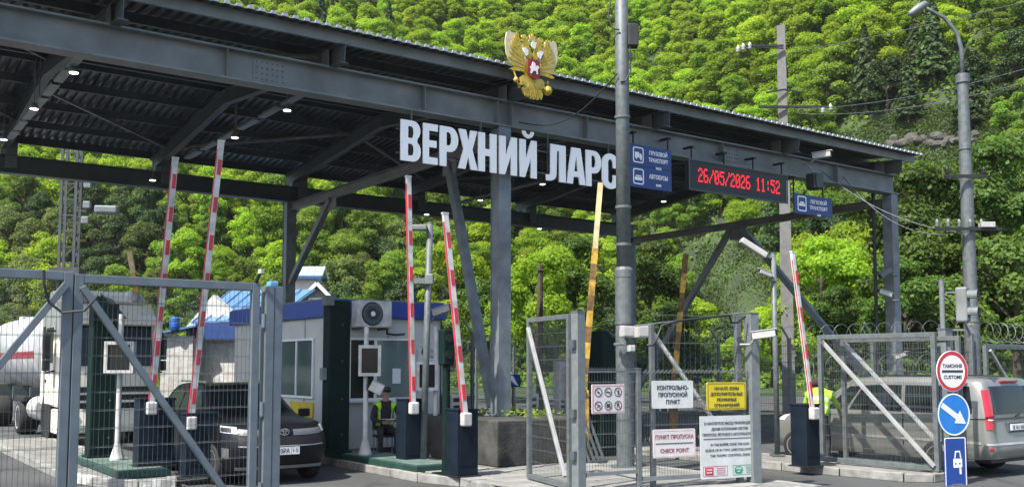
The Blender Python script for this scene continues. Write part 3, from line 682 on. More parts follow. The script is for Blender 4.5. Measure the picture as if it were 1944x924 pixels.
for k in (.04, .36, .66, .97): mb = MB(); bracket(mb, wd*k, hh + .33); mb.build('bracket', BLACK, cl)
a, b = TSZ(at_s(1508, 385, -.35)), TSZ(at_s(1580, 392, -.35)); wd = b.x - a.x; zt, zb = TSZ(at_s(1545, 372, -.35)).z, TSZ(at_s(1545, 409, -.35)).z; hh = zt - zb
cs = thing('direction_sign', 'small blue overhead sign with white car symbol beside the clock board', 'sign', W(a.x, -.35, zb))
pn = MB().mm((0, 0, 0), (wd, .045, hh)).build('panel', BLUESIGN, cs, bevel=.006)
outline('symbol_frame', [rrect(.13, .07, .48, hh-.05, .05), rrect(.16, .1, .45, hh-.08, .035)], .006, TEXTW, pn, (0, -.006, 0))
outline('car_symbol', [rrect(.18, hh*.4, .43, hh*.52, .012), [(.21, hh*.54), (.4, hh*.54), (.36, hh*.62), (.25, hh*.62)]], .005, TEXTW, pn, (0, -.006, 0))
text('lettering', ['ЛЕГКОВОЙ', 'ТРАНСПОРТ', 'CARS'], TEXTW, pn, (.98, -.004, hh*.6), [.13, .13, .07], .004, [.68, .74, .16], 1.2, bold=.003)
for x in (.06, wd-.3): mb = MB(); bracket(mb, x, hh + .42); mb.mm((x-.015, .05, hh-.02), (x+.015, .08, hh-.031)); mb.build('bracket', BLACK, cs)

# ------------------------------------------------------------------ emblem: double-headed eagle with a red shield
GOLD = mat('emblem_gold', (.43, .31, .03), .4, .2, .25, 14); GOLD_L = mat('emblem_light_gold', (.55, .4, .08), .4, .25, .15, 14); SILV = mat('emblem_silver', (.75, .74, .7), .4, .1, .1, 9)
em = thing('eagle_emblem', 'golden double-headed eagle emblem with red shield fixed above the front beam', 'emblem', W(.07, -1.0, 7.26))
EM = 1.17                                         # drawn in a square of 870 x 924 units of its own photograph
def ep(x, y): return ((x - 430) / 690 * 1.34 * 1.2, (812 - y) / 690 * 1.33)
def epl(pts): return [ep(*p) for p in pts]
for side in (-1, 1):
    def mx(pts): return [ep(430 + (x - 430) * (-side), y) for x, y in pts]
    w_out = [(350, 545), (270, 540), (195, 470), (160, 380), (150, 260), (165, 165), (195, 138), (215, 160), (245, 150), (255, 180), (290, 175), (300, 215), (320, 270), (350, 300), (372, 340), (365, 420)]
    wg = outline('wing', [mx(w_out)], .03, mat('emblem_pale_gold', (.56, .5, .3), .4, .1, .15, 9), em, (0, .01, 0))
    for k in range(9):
        f = k / 8; a0 = (345 - 60*f + 18*math.sin(f*3.1), 525 - 235*f); rr = 186 - 62*abs(f-.45); ang = 200 - 88*f - 14
        d = (math.cos(R(ang)), math.sin(R(ang))); n_ = (-d[1], d[0]); tip = (a0[0] + d[0]*rr, a0[1] - d[1]*rr)
        pts = [(a0[0]+n_[0]*13, a0[1]-n_[1]*13), (a0[0]+d[0]*rr*.8+n_[0]*16, a0[1]-d[1]*rr*.8-n_[1]*16), tip, (a0[0]+d[0]*rr*.8-n_[0]*16, a0[1]-d[1]*rr*.8+n_[1]*16), (a0[0]-n_[0]*13, a0[1]+n_[1]*13)]
        outline('feather', [mx(pts)], .02, GOLD, wg, (0, -.012 - .002*(k % 3), 0))
    outline('head', [mx([(420, 400), (365, 380), (352, 330), (330, 300), (325, 250), (345, 225), (322, 232), (305, 225), (330, 200), (365, 195), (390, 220), (395, 270), (420, 330)])], .05, GOLD, em, (0, -.005, 0))
    outline('crown', [mx([(325, 195), (318, 160), (335, 168), (352, 145), (368, 168), (385, 158), (382, 195)])], .035, GOLD_L, em, (0, 0, 0))
    outline('ribbon', [mx([(372, 215), (395, 190), (420, 180), (420, 196), (400, 205), (382, 228)])], .02, SILV, em, (0, -.004, 0))
    outline('breast_plume', [mx([(318, 300), (345, 288), (380, 310), (378, 360), (352, 380), (340, 345)])], .02, SILV, em, (0, -.028, 0))
    outline('leg', [mx([(390, 600), (330, 580), (300, 610), (310, 660), (350, 690), (395, 680)])], .05, GOLD_L, em, (0, -.002, 0))
    outline('talon', [mx([(330, 640), (300, 660), (282, 690), (300, 700), (325, 680), (350, 700), (360, 670)])], .03, GOLD, em, (0, -.03, 0))
outline('body', [epl([(385, 395), (475, 395), (510, 450), (505, 590), (470, 640), (430, 655), (390, 640), (355, 590), (350, 450)])], .06, GOLD, em, (0, 0.004, 0))
outline('tail', [epl([(400, 640), (460, 640), (520, 690), (545, 740), (530, 800), (505, 785), (490, 812), (465, 795), (445, 818), (430, 800), (412, 816), (395, 792), (370, 800), (358, 770), (335, 768), (320, 720), (345, 690)])], .04, GOLD_L, em, (0, 0, 0))
for k in range(-3, 4): outline('tail_feather', [epl([(430+k*12-6, 670), (430+k*27-9, 780), (430+k*29, 798), (430+k*27+9, 780), (430+k*12+6, 670)])], .012, GOLD, em, (0, -.012, 0))
outline('high_crown', [epl([(390, 205), (405, 170), (398, 140), (420, 150), (432, 118), (446, 150), (468, 140), (460, 170), (472, 205)])], .035, GOLD_L, em, (0, -.004, 0))
outline('crown_front', [ellipse(*ep(437, 245), .055, .075)], .025, SILV, em, (0, -.03, 0))
shd = outline('shield', [epl([(368, 400), (492, 405), (498, 560), (480, 592), (440, 606), (392, 592), (366, 560)])], .03, mat('emblem_red', (.2, .02, .02), .45, 0, .15, 10), em, (0, -.055, 0))
outline('rider', [epl([(415, 430), (440, 440), (445, 470), (470, 460), (482, 480), (465, 505), (470, 550), (455, 555), (448, 520), (420, 525), (400, 560), (388, 550), (398, 510), (385, 490), (405, 470)])], .012, SILV, shd, (0, -.012, 0))
sp = MB(); sp.tube([(ep(225, 520)[0], .02, ep(225, 520)[1]), (ep(300, 720)[0], .02, ep(300, 720)[1])], .018, 8); sp.lathe([(.03, -.05), (.055, 0), (.03, .05)], 10, (ep(262, 640)[0], .02, ep(262, 640)[1])); sp.build('sceptre', GOLD_L, em, smooth=True)
ob = MB(); c = ep(600, 690); ob.lathe([(.01, -.1), (.07, -.07), (.1, 0), (.07, .07), (.02, .1)], 14, (c[0], .02, c[1])); ob.box((c[0], .02, c[1]+.15), (.02, .02, .1)); ob.box((c[0], .02, c[1]+.16), (.07, .02, .02)); ob.bar((c[0]-.05, .02, c[1]-.05), (ep(520, 680)[0], .02, ep(520, 680)[1]), .03, .03); ob.build('orb', GOLD, em, smooth=True)
fr = MB(); fr.bar((-.2, .09, .25), (-.2, .42, .25), .03, .03); fr.bar((.2, .09, .25), (.2, .42, .25), .03, .03); fr.bar((-.3, .09, .35), (.3, .09, .35), .03, .03); fr.bar((0, .09, .2), (0, .09, .75), .03, .03); fr.build('mount', STEEL_D, em)

# ================================================================== POLES AND MASTS
def on_pole_cam(parent, p, yaw, s=1.0, tilt=-.15, name='security_camera', label='', mt=None, arm=None):
    o = thing(name, label, 'camera', p, yaw)
    b = MB(); b.box((0, -.14*s, 0), (.11*s, .32*s, .1*s)); b = b.build('housing', mt or CAMWHITE, o, bevel=.01*s); b.rotation_euler = (tilt, 0, 0)
    h = MB().box((0, -.15*s, .058*s), (.13*s, .36*s, .012*s)).build('sun_hood', mt or CAMWHITE, o); h.rotation_euler = (tilt, 0, 0)
    MB().lathe([(.035*s, -.312*s), (.04*s, -.3*s)], 10, (0, 0, 0), axis='y').build('lens', BLACK, o).rotation_euler = (tilt, 0, 0)
    MB().tube([(0, .0, -.05*s), (0, .06*s, -.12*s), (0, .2*s, -.12*s)], .02*s, 8).build('bracket', mt or GALV_L, o)
    return o
mp = thing('steel_pole', 'tall grey stepped steel pole standing before the last letter of the white name', 'pole', (2.07, 17.95, .14), 0)
MB().lathe([(.165, 0), (.165, 3.45), (.172, 3.47), (.172, 3.6), (.135, 3.66)], 20).build('lower_tube', POLE, mp, smooth=False)
MB().lathe([(.135, 3.6), (.128, 7.0), (.12, 10.6)], 20).build('upper_tube', POLE, mp, smooth=True)
for z in (2.6, 4.05, 4.75, 6.45): MB().lathe([(.1, 0), (.15 if z > 3.6 else .18, 0.001), (.15 if z > 3.6 else .18, .05), (.1, .051)], 20, (0, 0, z)).build('collar', POLE, mp)
MB().box((0, 0, .015), (.5, .5, .03)).build('base_plate', POLE, mp)
bx = thing('junction_box', 'black box strapped high on the stepped steel pole', 'box', (2.07, 17.95, 7.95), 0)
MB().box((.2, -.05, .2), (.2, .24, .42)).build('casing', BLACK, bx, bevel=.02); MB().box((.1, -.02, .3), (.14, .05, .05)).build('strap', GALV, bx); MB().tube([(.14, -.13, 0), (.14, -.14, -.5), (.05, -.14, -.68), (-.05, -.145, -.7)], .014, 6).build('cable', BLACK, bx)
cb = MB(); P = [at_d(1160, 0, 17.9), at_d(1155, 30, 17.9), at_d(1163, 55, 17.85), at_d(1176, 57, 17.8)]; cb.tube([(2.0, 17.8, 9.4)] + P, .014, 6)
tag(cb.build('hanging_cable', BLACK), 'black cable looping at the top left of the stepped steel pole', 'cable')
cb = MB(); a, b = at_d(1172, 140, 17.8), at_s(985, 232, -.25); cb.tube([a.lerp(b, i/12) + Vector((0, 0, -.42*math.sin(math.pi*i/12))) for i in range(13)], .013, 6)
tag(cb.build('hanging_cable', BLACK), 'black cable sagging from the stepped steel pole to the front beam', 'cable')
def utility_lamps(o, pts):
    for p, q in pts: MB().tube([p, q], .035, 8).build('arm', STEEL_D, o)
up = thing('utility_pole', 'square concrete utility pole with black crossarms rising behind the canopy', 'pole', at_d(1497, 700, 37), 0)
up.location.z = 0; zt = at_d(1497, 50, 37).z
MB().lathe([(.36, 0), (.215, zt)], 4).build('shaft', CONCPOLE, up).rotation_euler = (0, 0, R(28))
za, zb2 = at_d(1490, 92, 37).z, at_d(1490, 207, 37).z; zc = at_d(1490, 180, 37).z
MB().bar((0, -.3, za), (-1.6, -.3, za), .07, .07).build('crossarm', BLACK, up); MB().bar((0, -.3, za-.1), (-1.3, -.3, za-.04), .05, .05).build('crossarm', BLACK, up)
MB().bar((-1.0, -.3, zb2), (1.8, -.3, zb2), .09, .09).build('crossarm', BLACK, up); MB().bar((0, -.3, zc+.12), (-.7, -.3, zc), .06, .06).build('crossarm', BLACK, up); MB().bar((0, -.3, zc+.12), (.7, -.3, zc), .06, .06).build('crossarm', BLACK, up)
for x, z in ((-1.75, za-.1), (-1.55, za-.02), (-1.3, za+.03), (1.45, zb2-.08), (1.75, zb2+.02)):
    MB().lathe([(.03, -.18), (.09, -.12), (.06, -.06), (.1, -.02), (.05, .05), (.02, .12)], 10, (x, -.3, z)).build('insulator', CAMWHITE, up, smooth=True)
lp = thing('street_lamp', 'tall galvanised street lamp with curved arm beside the silver van', 'street lamp', (10.38, 22.0, 0), 0)
zt = at_d(1830, 158, 22).z; zb2 = at_d(1840, 2, 22)
MB().lathe([(.17, 0), (.17, 2.9), (.145, 3.0), (.14, 5.9), (.118, zt)], 18).build('column', POLE, lp, smooth=False)
for z in (2.95, 3.2, 5.0, 6.9): MB().lathe([(.1, 0), (.175 if z < 3.3 else .15, .001), (.175 if z < 3.3 else .15, .04), (.1, .041)], 18, (0, 0, z)).build('collar', POLE, lp)
MB().lathe([(.1, 0), (.15, .001), (.15, .2), (.05, .21)], 16, (0, 0, zt)).build('cap', POLE, lp)
tip = at_d(1752, 12, 22) - Vector((10.38, 22, 0)); pts = [Vector((0, 0, zt)), Vector((0, 0, zt+.8)), Vector((-.1, 0, zt+1.2)), Vector((-.38, 0, zt+1.55)), Vector((tip.x+.2, 0, tip.z-.12)), tip]
MB().tube(pts, [.055, .05, .048, .045, .04, .04], 10).build('arm', POLE, lp, smooth=True)
hd = MB(); hd.lathe([(.03, -.12), (.07, -.08), (.1, .1), (.075, .36), (.03, .4)], 12, (0, 0, 0), axis='x'); hd = hd.build('lamp_head', GALV_L, lp, smooth=True); hd.location = tip + Vector((.0, 0, .02)); hd.rotation_euler = (0, R(35), R(180))
for z, w_ in ((at_d(1840, 338, 22).z, .95), (at_d(1840, 437, 22).z, 1.5)):
    MB().bar((-w_/2 - .1, -.22, z), (w_/2 - .1, -.22, z), .06, .07).build('crossarm', BLACK, lp)
    for i in range(5 if w_ > 1 else 2):
        x = -w_/2 - .05 + i*w_/ (6 if w_ > 1 else 1.15); MB().lathe([(.02, 0), (.045, .04), (.03, .09), (.05, .12), (.015, .2)], 8, (x, -.22, z+.03)).build('insulator', GALV_L if w_ > 1 else BLACK, lp, smooth=True)
MB().box((.32, -.22, at_d(1840, 432, 22).z+.03), (.3, .2, .12)).build('fuse_box', CAMWHITE, lp, bevel=.01)
def wire_line(a, b, sag, label, r=.012, m=None):
    mb = MB(); mb.tube([a.lerp(b, i/16) + Vector((0, 0, -sag*4*(i/16)*(1-i/16))) for i in range(17)], r, 5)
    tag(mb.build('overhead_wire', m or GALV), label, 'wire', 'overhead wires on the right')
wire_line(at_d(1500, 100, 37), at_d(1990, -8, 30), .1, 'thin overhead wire crossing the sky-high treetops near the street lamp head', .01)
wire_line(at_d(1505, 207, 37), at_d(1990, 118, 25), .3, 'upper of the two overhead wires passing the top of the street lamp column', .01)
wire_line(at_d(1510, 215, 37), at_d(1990, 145, 24), .35, 'lower of the two overhead wires passing the top of the street lamp column', .01)
wire_line(at_s(1560, 325, 0), at_d(1815, 440, 22), .3, 'overhead wire running from the beam end to the street lamp insulators', .012)
wire_line(at_s(1600, 335, 0), at_d(1800, 445, 22), .45, 'second slack wire running from the beam end to the street lamp insulators', .012)
# lattice mast far on the left
MASTM = mat('mast_grey', (.05, .056, .06), .6, 0, .2, 4)
mst = thing('lattice_mast', 'grey lattice mast with ladder rungs rising behind the lorry', 'mast', (-17.4, 38, 0), R(10))
for x, y in ((-.27, -.27), (.27, -.27), (.27, .4), (-.27, .4)): MB().bar((x, y, 0), (x, y, 11.5), .1, .1).build('leg', MASTM, mst)
for i in range(16):
    z = 1 + i*.62; MB().bar((-.27, -.276, z), (.27, -.276, z), .05, .05).build('rung', MASTM, mst); MB().bar((-.27, -.27, z), (.27, -.27, z+.62), .03, .03).build('lacing', MASTM, mst); MB().bar((.276, -.27, z), (.276, .27, z+.62), .04, .04).build('lacing', MASTM, mst)
MB().box((0, 0, 5.6), (1.1, 1.1, .3)).build('platform', MASTM, mst)
for x, z in ((.75, 8.2), (.7, 7.6), (.75, 9.0)): MB().box((x, -.5, z), (.27, .25, .28)).build('floodlight', GALV_L, mst, bevel=.03)
MB().bar((.27, -.3, 8.0), (1.3, -.3, 8.0), .06, .06).build('arm', MASTM, mst); MB().box((1.45, -.35, 8.05), (.85, .5, .3)).build('lamp_house', GALV_L, mst, bevel=.06)
# thin poles
def thin_pole(x, ytop, ybot, d, r, label, lean=0.0, zb=.15):
    b = at_d(x, ybot, d); b.z = zb; o = thing('thin_pole', label, 'pole', b, 0); h = at_d(x, ytop, d).z - zb
    MB().tube([(0, 0, 0), (lean, 0, h)], r, 12).build('tube', POLE, o, smooth=True); MB().box((0, 0, .012), (.26, .26, .024)).build('base_plate', POLE, o); MB().lathe([(r*1.05, 0), (r*1.05, .03)], 12, (lean, 0, h)).build('cap', GALV, o); return o, b, h
tp, tb, th_ = thin_pole(803, 425, 877, 18.2, .062, 'thin grey pole with a small lamp head between the booms by the booth', .1)
MB().box((-.12, -.05, th_-.08), (.34, .2, .1)).build('lamp_head', STEEL, tp, bevel=.02); MB().bar((.08, -.06, 3.4), (-.28, -.1, 3.42), .1, .1).build('arm', GALV_L, tp); MB().box((.1, -.05, 3.44), (.16, .16, .2)).build('clamp', GALV_L, tp, bevel=.02)
t2, b2, h2 = thin_pole(1476, 482, 862, 20.2, .058, 'thin grey pole carrying a white floodlight left of the silver van', 0)
f = thing('floodlight', 'long white floodlight tilted on top of the thin pole by the silver van', 'floodlight', b2 + Vector((-.42, -.05, h2+.12)), 0)
MB().box((0, 0, 0), (.62, .2, .12)).build('housing', CAMWHITE, f, bevel=.02).rotation_euler = (0, R(33), 0); MB().bar((.26, 0, -.17), (.45, .05, -.2), .06, .06).build('bracket', GALV_L, f)
on_pole_cam(None, b2 + Vector((-.1, -.1, h2-.45)), R(-70), .9, -.3, label='small white camera below the floodlight on the thin pole')
on_pole_cam(None, at_d(1690, 512, 27.3), R(-75), 1.3, .5, label='grey camera tilted upward on the right canopy column', mt=GALV)
on_pole_cam(None, at_d(1690, 560, 27.3), R(-80), 1.2, -.3, label='white camera on the right canopy column under the tilted grey one')
on_pole_cam(None, at_d(1703, 678, 27.2), R(30), 1.1, -.3, label='white dome-armed camera low on the right canopy column')
on_pole_cam(None, at_s(1545, 297, -.45), R(60), 1.45, -.05, label='white camera on top of the front beam over the blue car sign')
o = thing('beam_projector', 'black spotlight hung from a bent arm over the blue car sign', 'spotlight', at_s(1546, 345, -.5)); MB().box((0, 0, 0), (.34, .3, .42)).build('housing', BLACK, o, bevel=.04); MB().box((0, -.16, 0), (.28, .03, .34)).build('front_glass', DARKGLASS, o); MB().tube([(0, .0, .2), (-.1, .1, .45), (-.35, .2, .55), (-.55, .4, .62)], .025, 8).build('arm', GALV_L, o)

# ================================================================== BOOMS
def boom(p, top, cab, label, cabw=.42, h=None, yaw=ROT, armw=.105, cablabel=None, cabm=None):
    """raised boom on its cabinet; p and top are the ends of the arm"""
    o = thing('boom_barrier', label, 'barrier', cab, yaw)
    M = Matrix.Rotation(-yaw, 3, 'Z'); a, b = M @ (Vector(p) - Vector(cab)), M @ (Vector(top) - Vector(cab)); hz = h or max(1.0, a.z + .12)
    c = MB().box((0, 0, hz/2), (cabw, .36, hz)).build('cabinet', cabm or NAVY, o, bevel=.012)
    MB().box((0, -.183, hz*.52), (cabw*.78, .008, hz*.7)).build('door', cabm or NAVY, c, bevel=.004); MB().box((cabw*.28, -.192, hz*.55), (.025, .02, .08)).build('lock', BLACK, c)
    MB().box((0, 0, hz+.014), (cabw*1.06, .39, .03)).build('lid', cabm or NAVY, c, bevel=.008)
    MB().box((0, 0, .012), (cabw*1.15, .46, .024)).build('base_plate', BLACK, c)
    hub = MB(); hub.box((a.x, a.y - .03, a.z - .02), (.17, .13, .22)); hub.build('arm_socket', DIRTYWHITE, o, bevel=.025)
    MB().tube([(a.x, a.y, a.z), (a.x, -.1, a.z)], .05, 10).build('axle', STEEL, o)
    d = (b - a); L = d.length; d.normalize(); ar = MB().bar(a, b, armw, .06, up=(0, 1, 0)).build('arm', DIRTYWHITE, o, bevel=.008)
    s_ = MB().bar(a + d*.1 + Vector((-armw/2-.004, -.01, 0)), b - d*.15 + Vector((-armw/2-.004, -.01, 0)), .006, min(.045, armw*.4 if armw > .1 else .02), up=(0, 1, 0)).build('reflective_edge', RED, ar)
    n = max(3, int(L/.62))
    for i in range(n):
        q = a + d * (.3 + (L-.5) * i/(n-.4)); MB().bar(q + Vector((.006, -.0335, 0)), q + d*.26 + Vector((.006, -.0335, 0)), armw*.62, .006, up=(0, 1, 0)).build('red_patch', RED, ar)
    MB().box(b, (armw*1.1, .07, .03)).build('end_cap', DIRTYWHITE, ar)
    return o
def gz(x, y, z): return at_z(x, y, z)
ca = gz(779, 882, .15); boom(at_d(784, 772, ca.y-.22), at_d(775, 335, ca.y-.22), ca, 'upright red and white boom on the navy cabinet beside the seated guard')
cb_ = gz(877, 903, .15); boom(at_d(883, 793, cb_.y-.22), at_d(845, 405, cb_.y-.22), cb_, 'leaning red and white boom on the navy cabinet at the kerb corner', .41)
cr_ = gz(1530, 884, .15); boom(at_d(1543, 782, cr_.y-.22), at_d(1504, 478, cr_.y-.22), cr_, 'thin red and white boom on the navy cabinet left of the guard in a vest', .38, armw=.085)
c1 = gz(290, 884, .25); boom(at_d(287, 772, c1.y-.22), at_d(333, 300, c1.y-.22), c1, 'shorter red and white boom leaning right behind the left gate', .6)
c2 = gz(375, 900, .15); boom(at_d(362, 800, c2.y-.22), at_d(420, 268, c2.y-.22), c2, 'taller red and white boom leaning right behind the left gate', .55)
boom(at_d(1842, 730, 23), at_d(1836, 490, 23), (9.65, 23.3, 0), 'weathered white boom half hidden behind the street lamp column', .4, armw=.09)
def old_boom(a, b, label, w_, n, c0, c1, base):
    a, b = Vector(a), Vector(b); o = thing('old_boom', label, 'barrier', (a.x, a.y, base), 0); a = a - o.location; b = b - o.location
    d = b - a
    for i in range(n):
        p, q = a + d*(i/n), a + d*((i+1)/n); MB().bar(p, q, w_, .06, up=(0, 1, 0)).build('arm_stripe', c1 if i % 2 else c0, o)
    MB().box((a.x, a.y+.05, a.z/2), (.2, .2, a.z)).build('post', c0, o, bevel=.01); MB().tube([(a.x, a.y-.12, a.z), (a.x, a.y+.2, a.z)], .04, 8).build('pivot', BLACK, o)
    MB().box((a.x, a.y+.05, .01), (.34, .34, .02)).build('base_plate', BLACK, o)
    return o
OY = mat('worn_yellow', (.42, .26, .03), .6, 0, .3, 9, dirt=(.2, .11, .02)); OB = mat('rust_black', (.13, .075, .025), .8, 0, .5, 9); OP = mat('pale_yellow', (.55, .45, .25), .6, 0, .2, 7)
a, b = at_d(1108, 740, 18.8), at_d(1140, 347, 18.8)
ob_ = old_boom(a, a.lerp(b, .68), 'yellow and black striped boom standing upright behind the walkway gate', .12, 9, OY, OB, .15)
MB().bar(a.lerp(b, .68) - ob_.location, b - ob_.location, .1, .055, up=(0, 1, 0)).build('arm_end', OP, ob_)
old_boom(at_d(1278, 740, 24), at_d(1302, 482, 24), 'rusty brown and yellow boom standing upright behind the board fence', .13, 7, OB, OY, .1)
old_boom(at_d(268, 600, 27), at_d(246, 478, 27), 'pale yellow upright boom between the lorry and the blue-roofed house', .14, 3, OP, OY, 0)
o = thing('wooden_post', 'weathered brown wooden post rising behind the open walkway gate', 'post', (1.0, 36, 0), 0); MB().tube([(0, 0, 0), (.05, 0, 5.7)], [.14, .1], 8).build('shaft', BARK, o); MB().box((0, -.1, 5.5), (.3, .06, .06)).build('cleat', BARK, o)

# ================================================================== FENCES AND GATES
def span(A, B): d = Vector((B[0]-A[0], B[1]-A[1], 0)); return d.length, math.atan2(d.y, d.x)
def mesh_part(o, L, z0, z1, pitch=.05, hp=.2, r=.0032, x0=0.0, y=0.0, over=0.0, name='wire_mesh', m=None, slope=0.0):
    mb = MB(); n = max(2, round(L/pitch))
    for i in range(n+1): x = x0 + L*i/n; mb.wire((x, y, z0 + slope*(x-x0)), (x, y, z1 + over + slope*(x-x0)), r)
    k = max(1, round((z1-z0)/hp))
    for j in range(k+1): z = z0 + (z1-z0)*j/k; mb.wire((x0, y-.006, z), (x0+L, y-.006, z + slope*L), r*1.15); mb.wire((x0, y+.006, z+.012), (x0+L, y+.006, z+.012+slope*L), r*.9)
    return mb.build(name, m or WIRE, o, kind='stuff')
def gate(label, A, B, z0, z1, tb=.08, brace=None, pitch=.05, hp=.19, r=.0032, mid=None, name='mesh_gate', m=None, bm=None):
    L, a = span(A, B); m = m or GALV; o = thing(name, label, 'gate' if 'gate' in name else 'fence', (A[0], A[1], 0), a)
    MB().box((tb/2, 0, (z0+z1)/2), (tb, tb, z1-z0)).build('stile', m, o, bevel=.006); MB().box((L-tb/2, 0, (z0+z1)/2), (tb, tb, z1-z0)).build('stile', m, o, bevel=.006)
    for z in (z0+tb/2, z1-tb/2): MB().box((L/2, 0, z), (L-2*tb, tb*.94, tb)).build('rail', m, o, bevel=.006)
    mesh_part(o, L-2*tb, z0+tb, z1-tb, pitch, hp, r, tb, .0)
    if brace:
        (xa, za), (xb, zb) = brace; MB().bar((xa*L, -tb*.62, za), (xb*L, -tb*.62, zb), tb*.75, tb*.75, up=(0, 1, 0)).build('brace', bm or m, o, bevel=.005)
    return o, L
BRACE = mat('brace_zinc', (.3, .31, .31), .45, .15, .1, 6)
BG = mat('gate_paint', (.11, .135, .155), .5, .1, .12, 6)
A, B = at_d(141, 516, 10.0), at_d(492, 540, 11.15)
L, ang = span(A, B)
gate('closed mesh gate leaf with a diagonal brace in front of the dark car', A, B, .12, 2.93, .09, ((.035, 2.8), (.945, .25)), r=.0026, m=BG)
dv = Vector((math.cos(ang), math.sin(ang), 0)); A0 = Vector((A.x, A.y, 0)) - dv*.012; A1 = A0 - dv*L
gate('closed mesh gate leaf in front of the tanker lorry, brace rising to the right', A1, A0, .12, 2.95, .09, ((.05, .25), (.965, 2.82)), r=.0026, m=BG)
C = at_d(517, 548, 11.25); gp = thing('gate_post', 'double grey steel gate post in front of the dark car bonnet', 'post', (C.x, C.y, 0), ang)
MB().box((-.052, 0, 1.45), (.1, .16, 2.9)).build('profile', BG, gp, bevel=.005); MB().box((.052, 0, 1.45), (.1, .15, 2.9)).build('profile', BG, gp, bevel=.005); MB().box((0, 0, 2.93), (.1, .12, .06)).build('cap', mat('cap_blue', (.1, .3, .5), .5), gp, bevel=.01)
for z in (.6, 1.5, 2.5): MB().tube([(-.12, -.06, z-.08), (-.12, -.06, z+.08)], .025, 8).build('hinge', BG, gp)
o = thing('rail_camera', 'small camera on an angled stalk at the corner of the left gate', 'camera', at_d(486, 528, 11.1), R(40)); MB().tube([(0, 0, -.05), (0, -.1, .05)], .02, 8).build('stalk', BLACK, o); MB().box((0, -.13, .07), (.04, .08, .05)).build('housing', CAMWHITE, o)
mb = MB(); q = at_d(83, 512, 9.7); mb.tube([q, q + Vector((.01, 0, -.15)), q + Vector((.04, .05, -.32)), q + Vector((.15, .1, -.42)), q+Vector((.38, .1, -.4)), q+Vector((.5, .12, -.25))], .014, 6); tag(mb.build('dangling_cable', BLACK), 'black cable looping down from the top rail of the left gate', 'cable')
# walkway gate, open, and the board fence
A, B = at_d(1003, 700, 16.0), at_d(1083, 700, 14.55)
gate('open mesh walkway gate standing ajar with a pale diagonal brace', A, B, .17, 2.76, .075, ((.06, 2.6), (.93, .35)), .05, .2, .0026, bm=BRACE)
Q = at_d(1098, 700, 14.25); wp = thing('gate_post', 'square galvanised post at the hinge of the open walkway gate', 'post', (Q.x, Q.y, .0), ROT); MB().box((0, 0, 1.38), (.15, .15, 2.76)).build('shaft', GALV_L, wp, bevel=.008); MB().box((0, 0, 2.77), (.16, .16, .02)).build('cap', GALV, wp)
for z in (.7, 1.3, 2.3): MB().box((-.1, 0, z), (.06, .1, .12)).build('hinge', STEEL_D, wp)
P1, P2, P3 = at_d(1113, 700, 14.25), at_d(1211, 700, 14.72), at_d(1428, 700, 15.62)
L1, a1 = span(P1, P2); L2, a2 = span(P2, P3)
fl = thing('mesh_fence', 'low mesh fence panel carrying the prohibition pictogram sign', 'fence', (P1.x, P1.y, 0), a1)
mesh_part(fl, L1, .42, 1.93, .05, .2, .0032, over=.04); MB().box((L1/2, 0, .42), (L1, .04, .05)).build('rail', GALV_L, fl); MB().box((L1/2, 0, 1.9), (L1, .03, .03)).build('rail', GALV, fl)
fp = thing('fence_post', 'slim galvanised fence post between the pictogram sign and the check point sign', 'post', (P2.x, P2.y, 0), a2); MB().box((0, 0, .97), (.07, .07, 1.94)).build('shaft', GALV, fp, bevel=.005); MB().box((0, 0, 1.945), (.08, .08, .012)).build('cap', GALV_L, fp)
fr2 = thing('mesh_fence', 'tall mesh fence section carrying the yellow sign and three white boards', 'fence', (P2.x, P2.y, 0), a2)
mesh_part(fr2, L2-.1, .3, 1.88, .05, .2, .0032, .06, over=.04); mesh_part(fr2, L2-.34, 1.9, 2.76, .1, .43, .0028, .3, .07, name='upper_mesh')
mb = MB(); nn = 26
for i in range(nn): x = .08 + (L2-.2)*i/nn; mb.bar((x, -.01, 1.87), (x + .04, -.05, 1.93), .006, .006); mb.bar((x+.03, -.01, .86), (x + .06, .03, .92), .006, .006)
mb.build('barbs', GALV_L, fr2, kind='stuff')
MB().box((L2/2, .0, .3), (L2-.1, .05, .06)).build('rail', GALV_L, fr2)
for x, w_, z, l in ((.3, .07, 2.62, ''), (L2-.22, .09, 2.78, '')): MB().box((x, .08, z/2), (w_, w_, z)).build('upright', GALV, fr2, bevel=.005)
bt = at_d(1240, 632, 15.0); bb = at_d(1420, 890, 15.75); M2 = Matrix.Rotation(-a2, 3, 'Z'); MB().bar(M2 @ (bt - fr2.location), M2 @ (bb - fr2.location), .05, .05).build('brace', mat('bright_tube', (.5, .5, .49), .4, .1, .06, 5), fr2)
ep_ = thing('fence_post', 'thick galvanised post at the end of the board fence with a camera on it', 'post', (P3.x, P3.y, 0), a2); MB().box((0, 0, 1.41), (.17, .17, 2.82)).build('shaft', GALV_L, ep_, bevel=.008); MB().box((0, 0, 2.825), (.185, .185, .014)).build('cap', GALV, ep_)
on_pole_cam(None, at_d(1432, 637, 15.4), R(62), 1.15, -.12, label='white bullet camera on the thick post at the end of the board fence')
mb = MB(); pts = [at_d(1228, 655, 14.7), at_d(1240, 655, 14.75), at_d(1248, 640, 14.8), at_d(1256, 618, 14.85), at_d(1285, 609, 14.95), at_d(1330, 604, 15.1), at_d(1385, 598, 15.3), at_d(1388, 612, 15.4), at_d(1400, 612, 15.45), at_d(1415, 600, 15.5)]; mb.tube(pts, .018, 7)
tag(mb.build('fence_cable', BLACK, smooth=True), 'thick black cable sagging along the top of the board fence', 'cable')
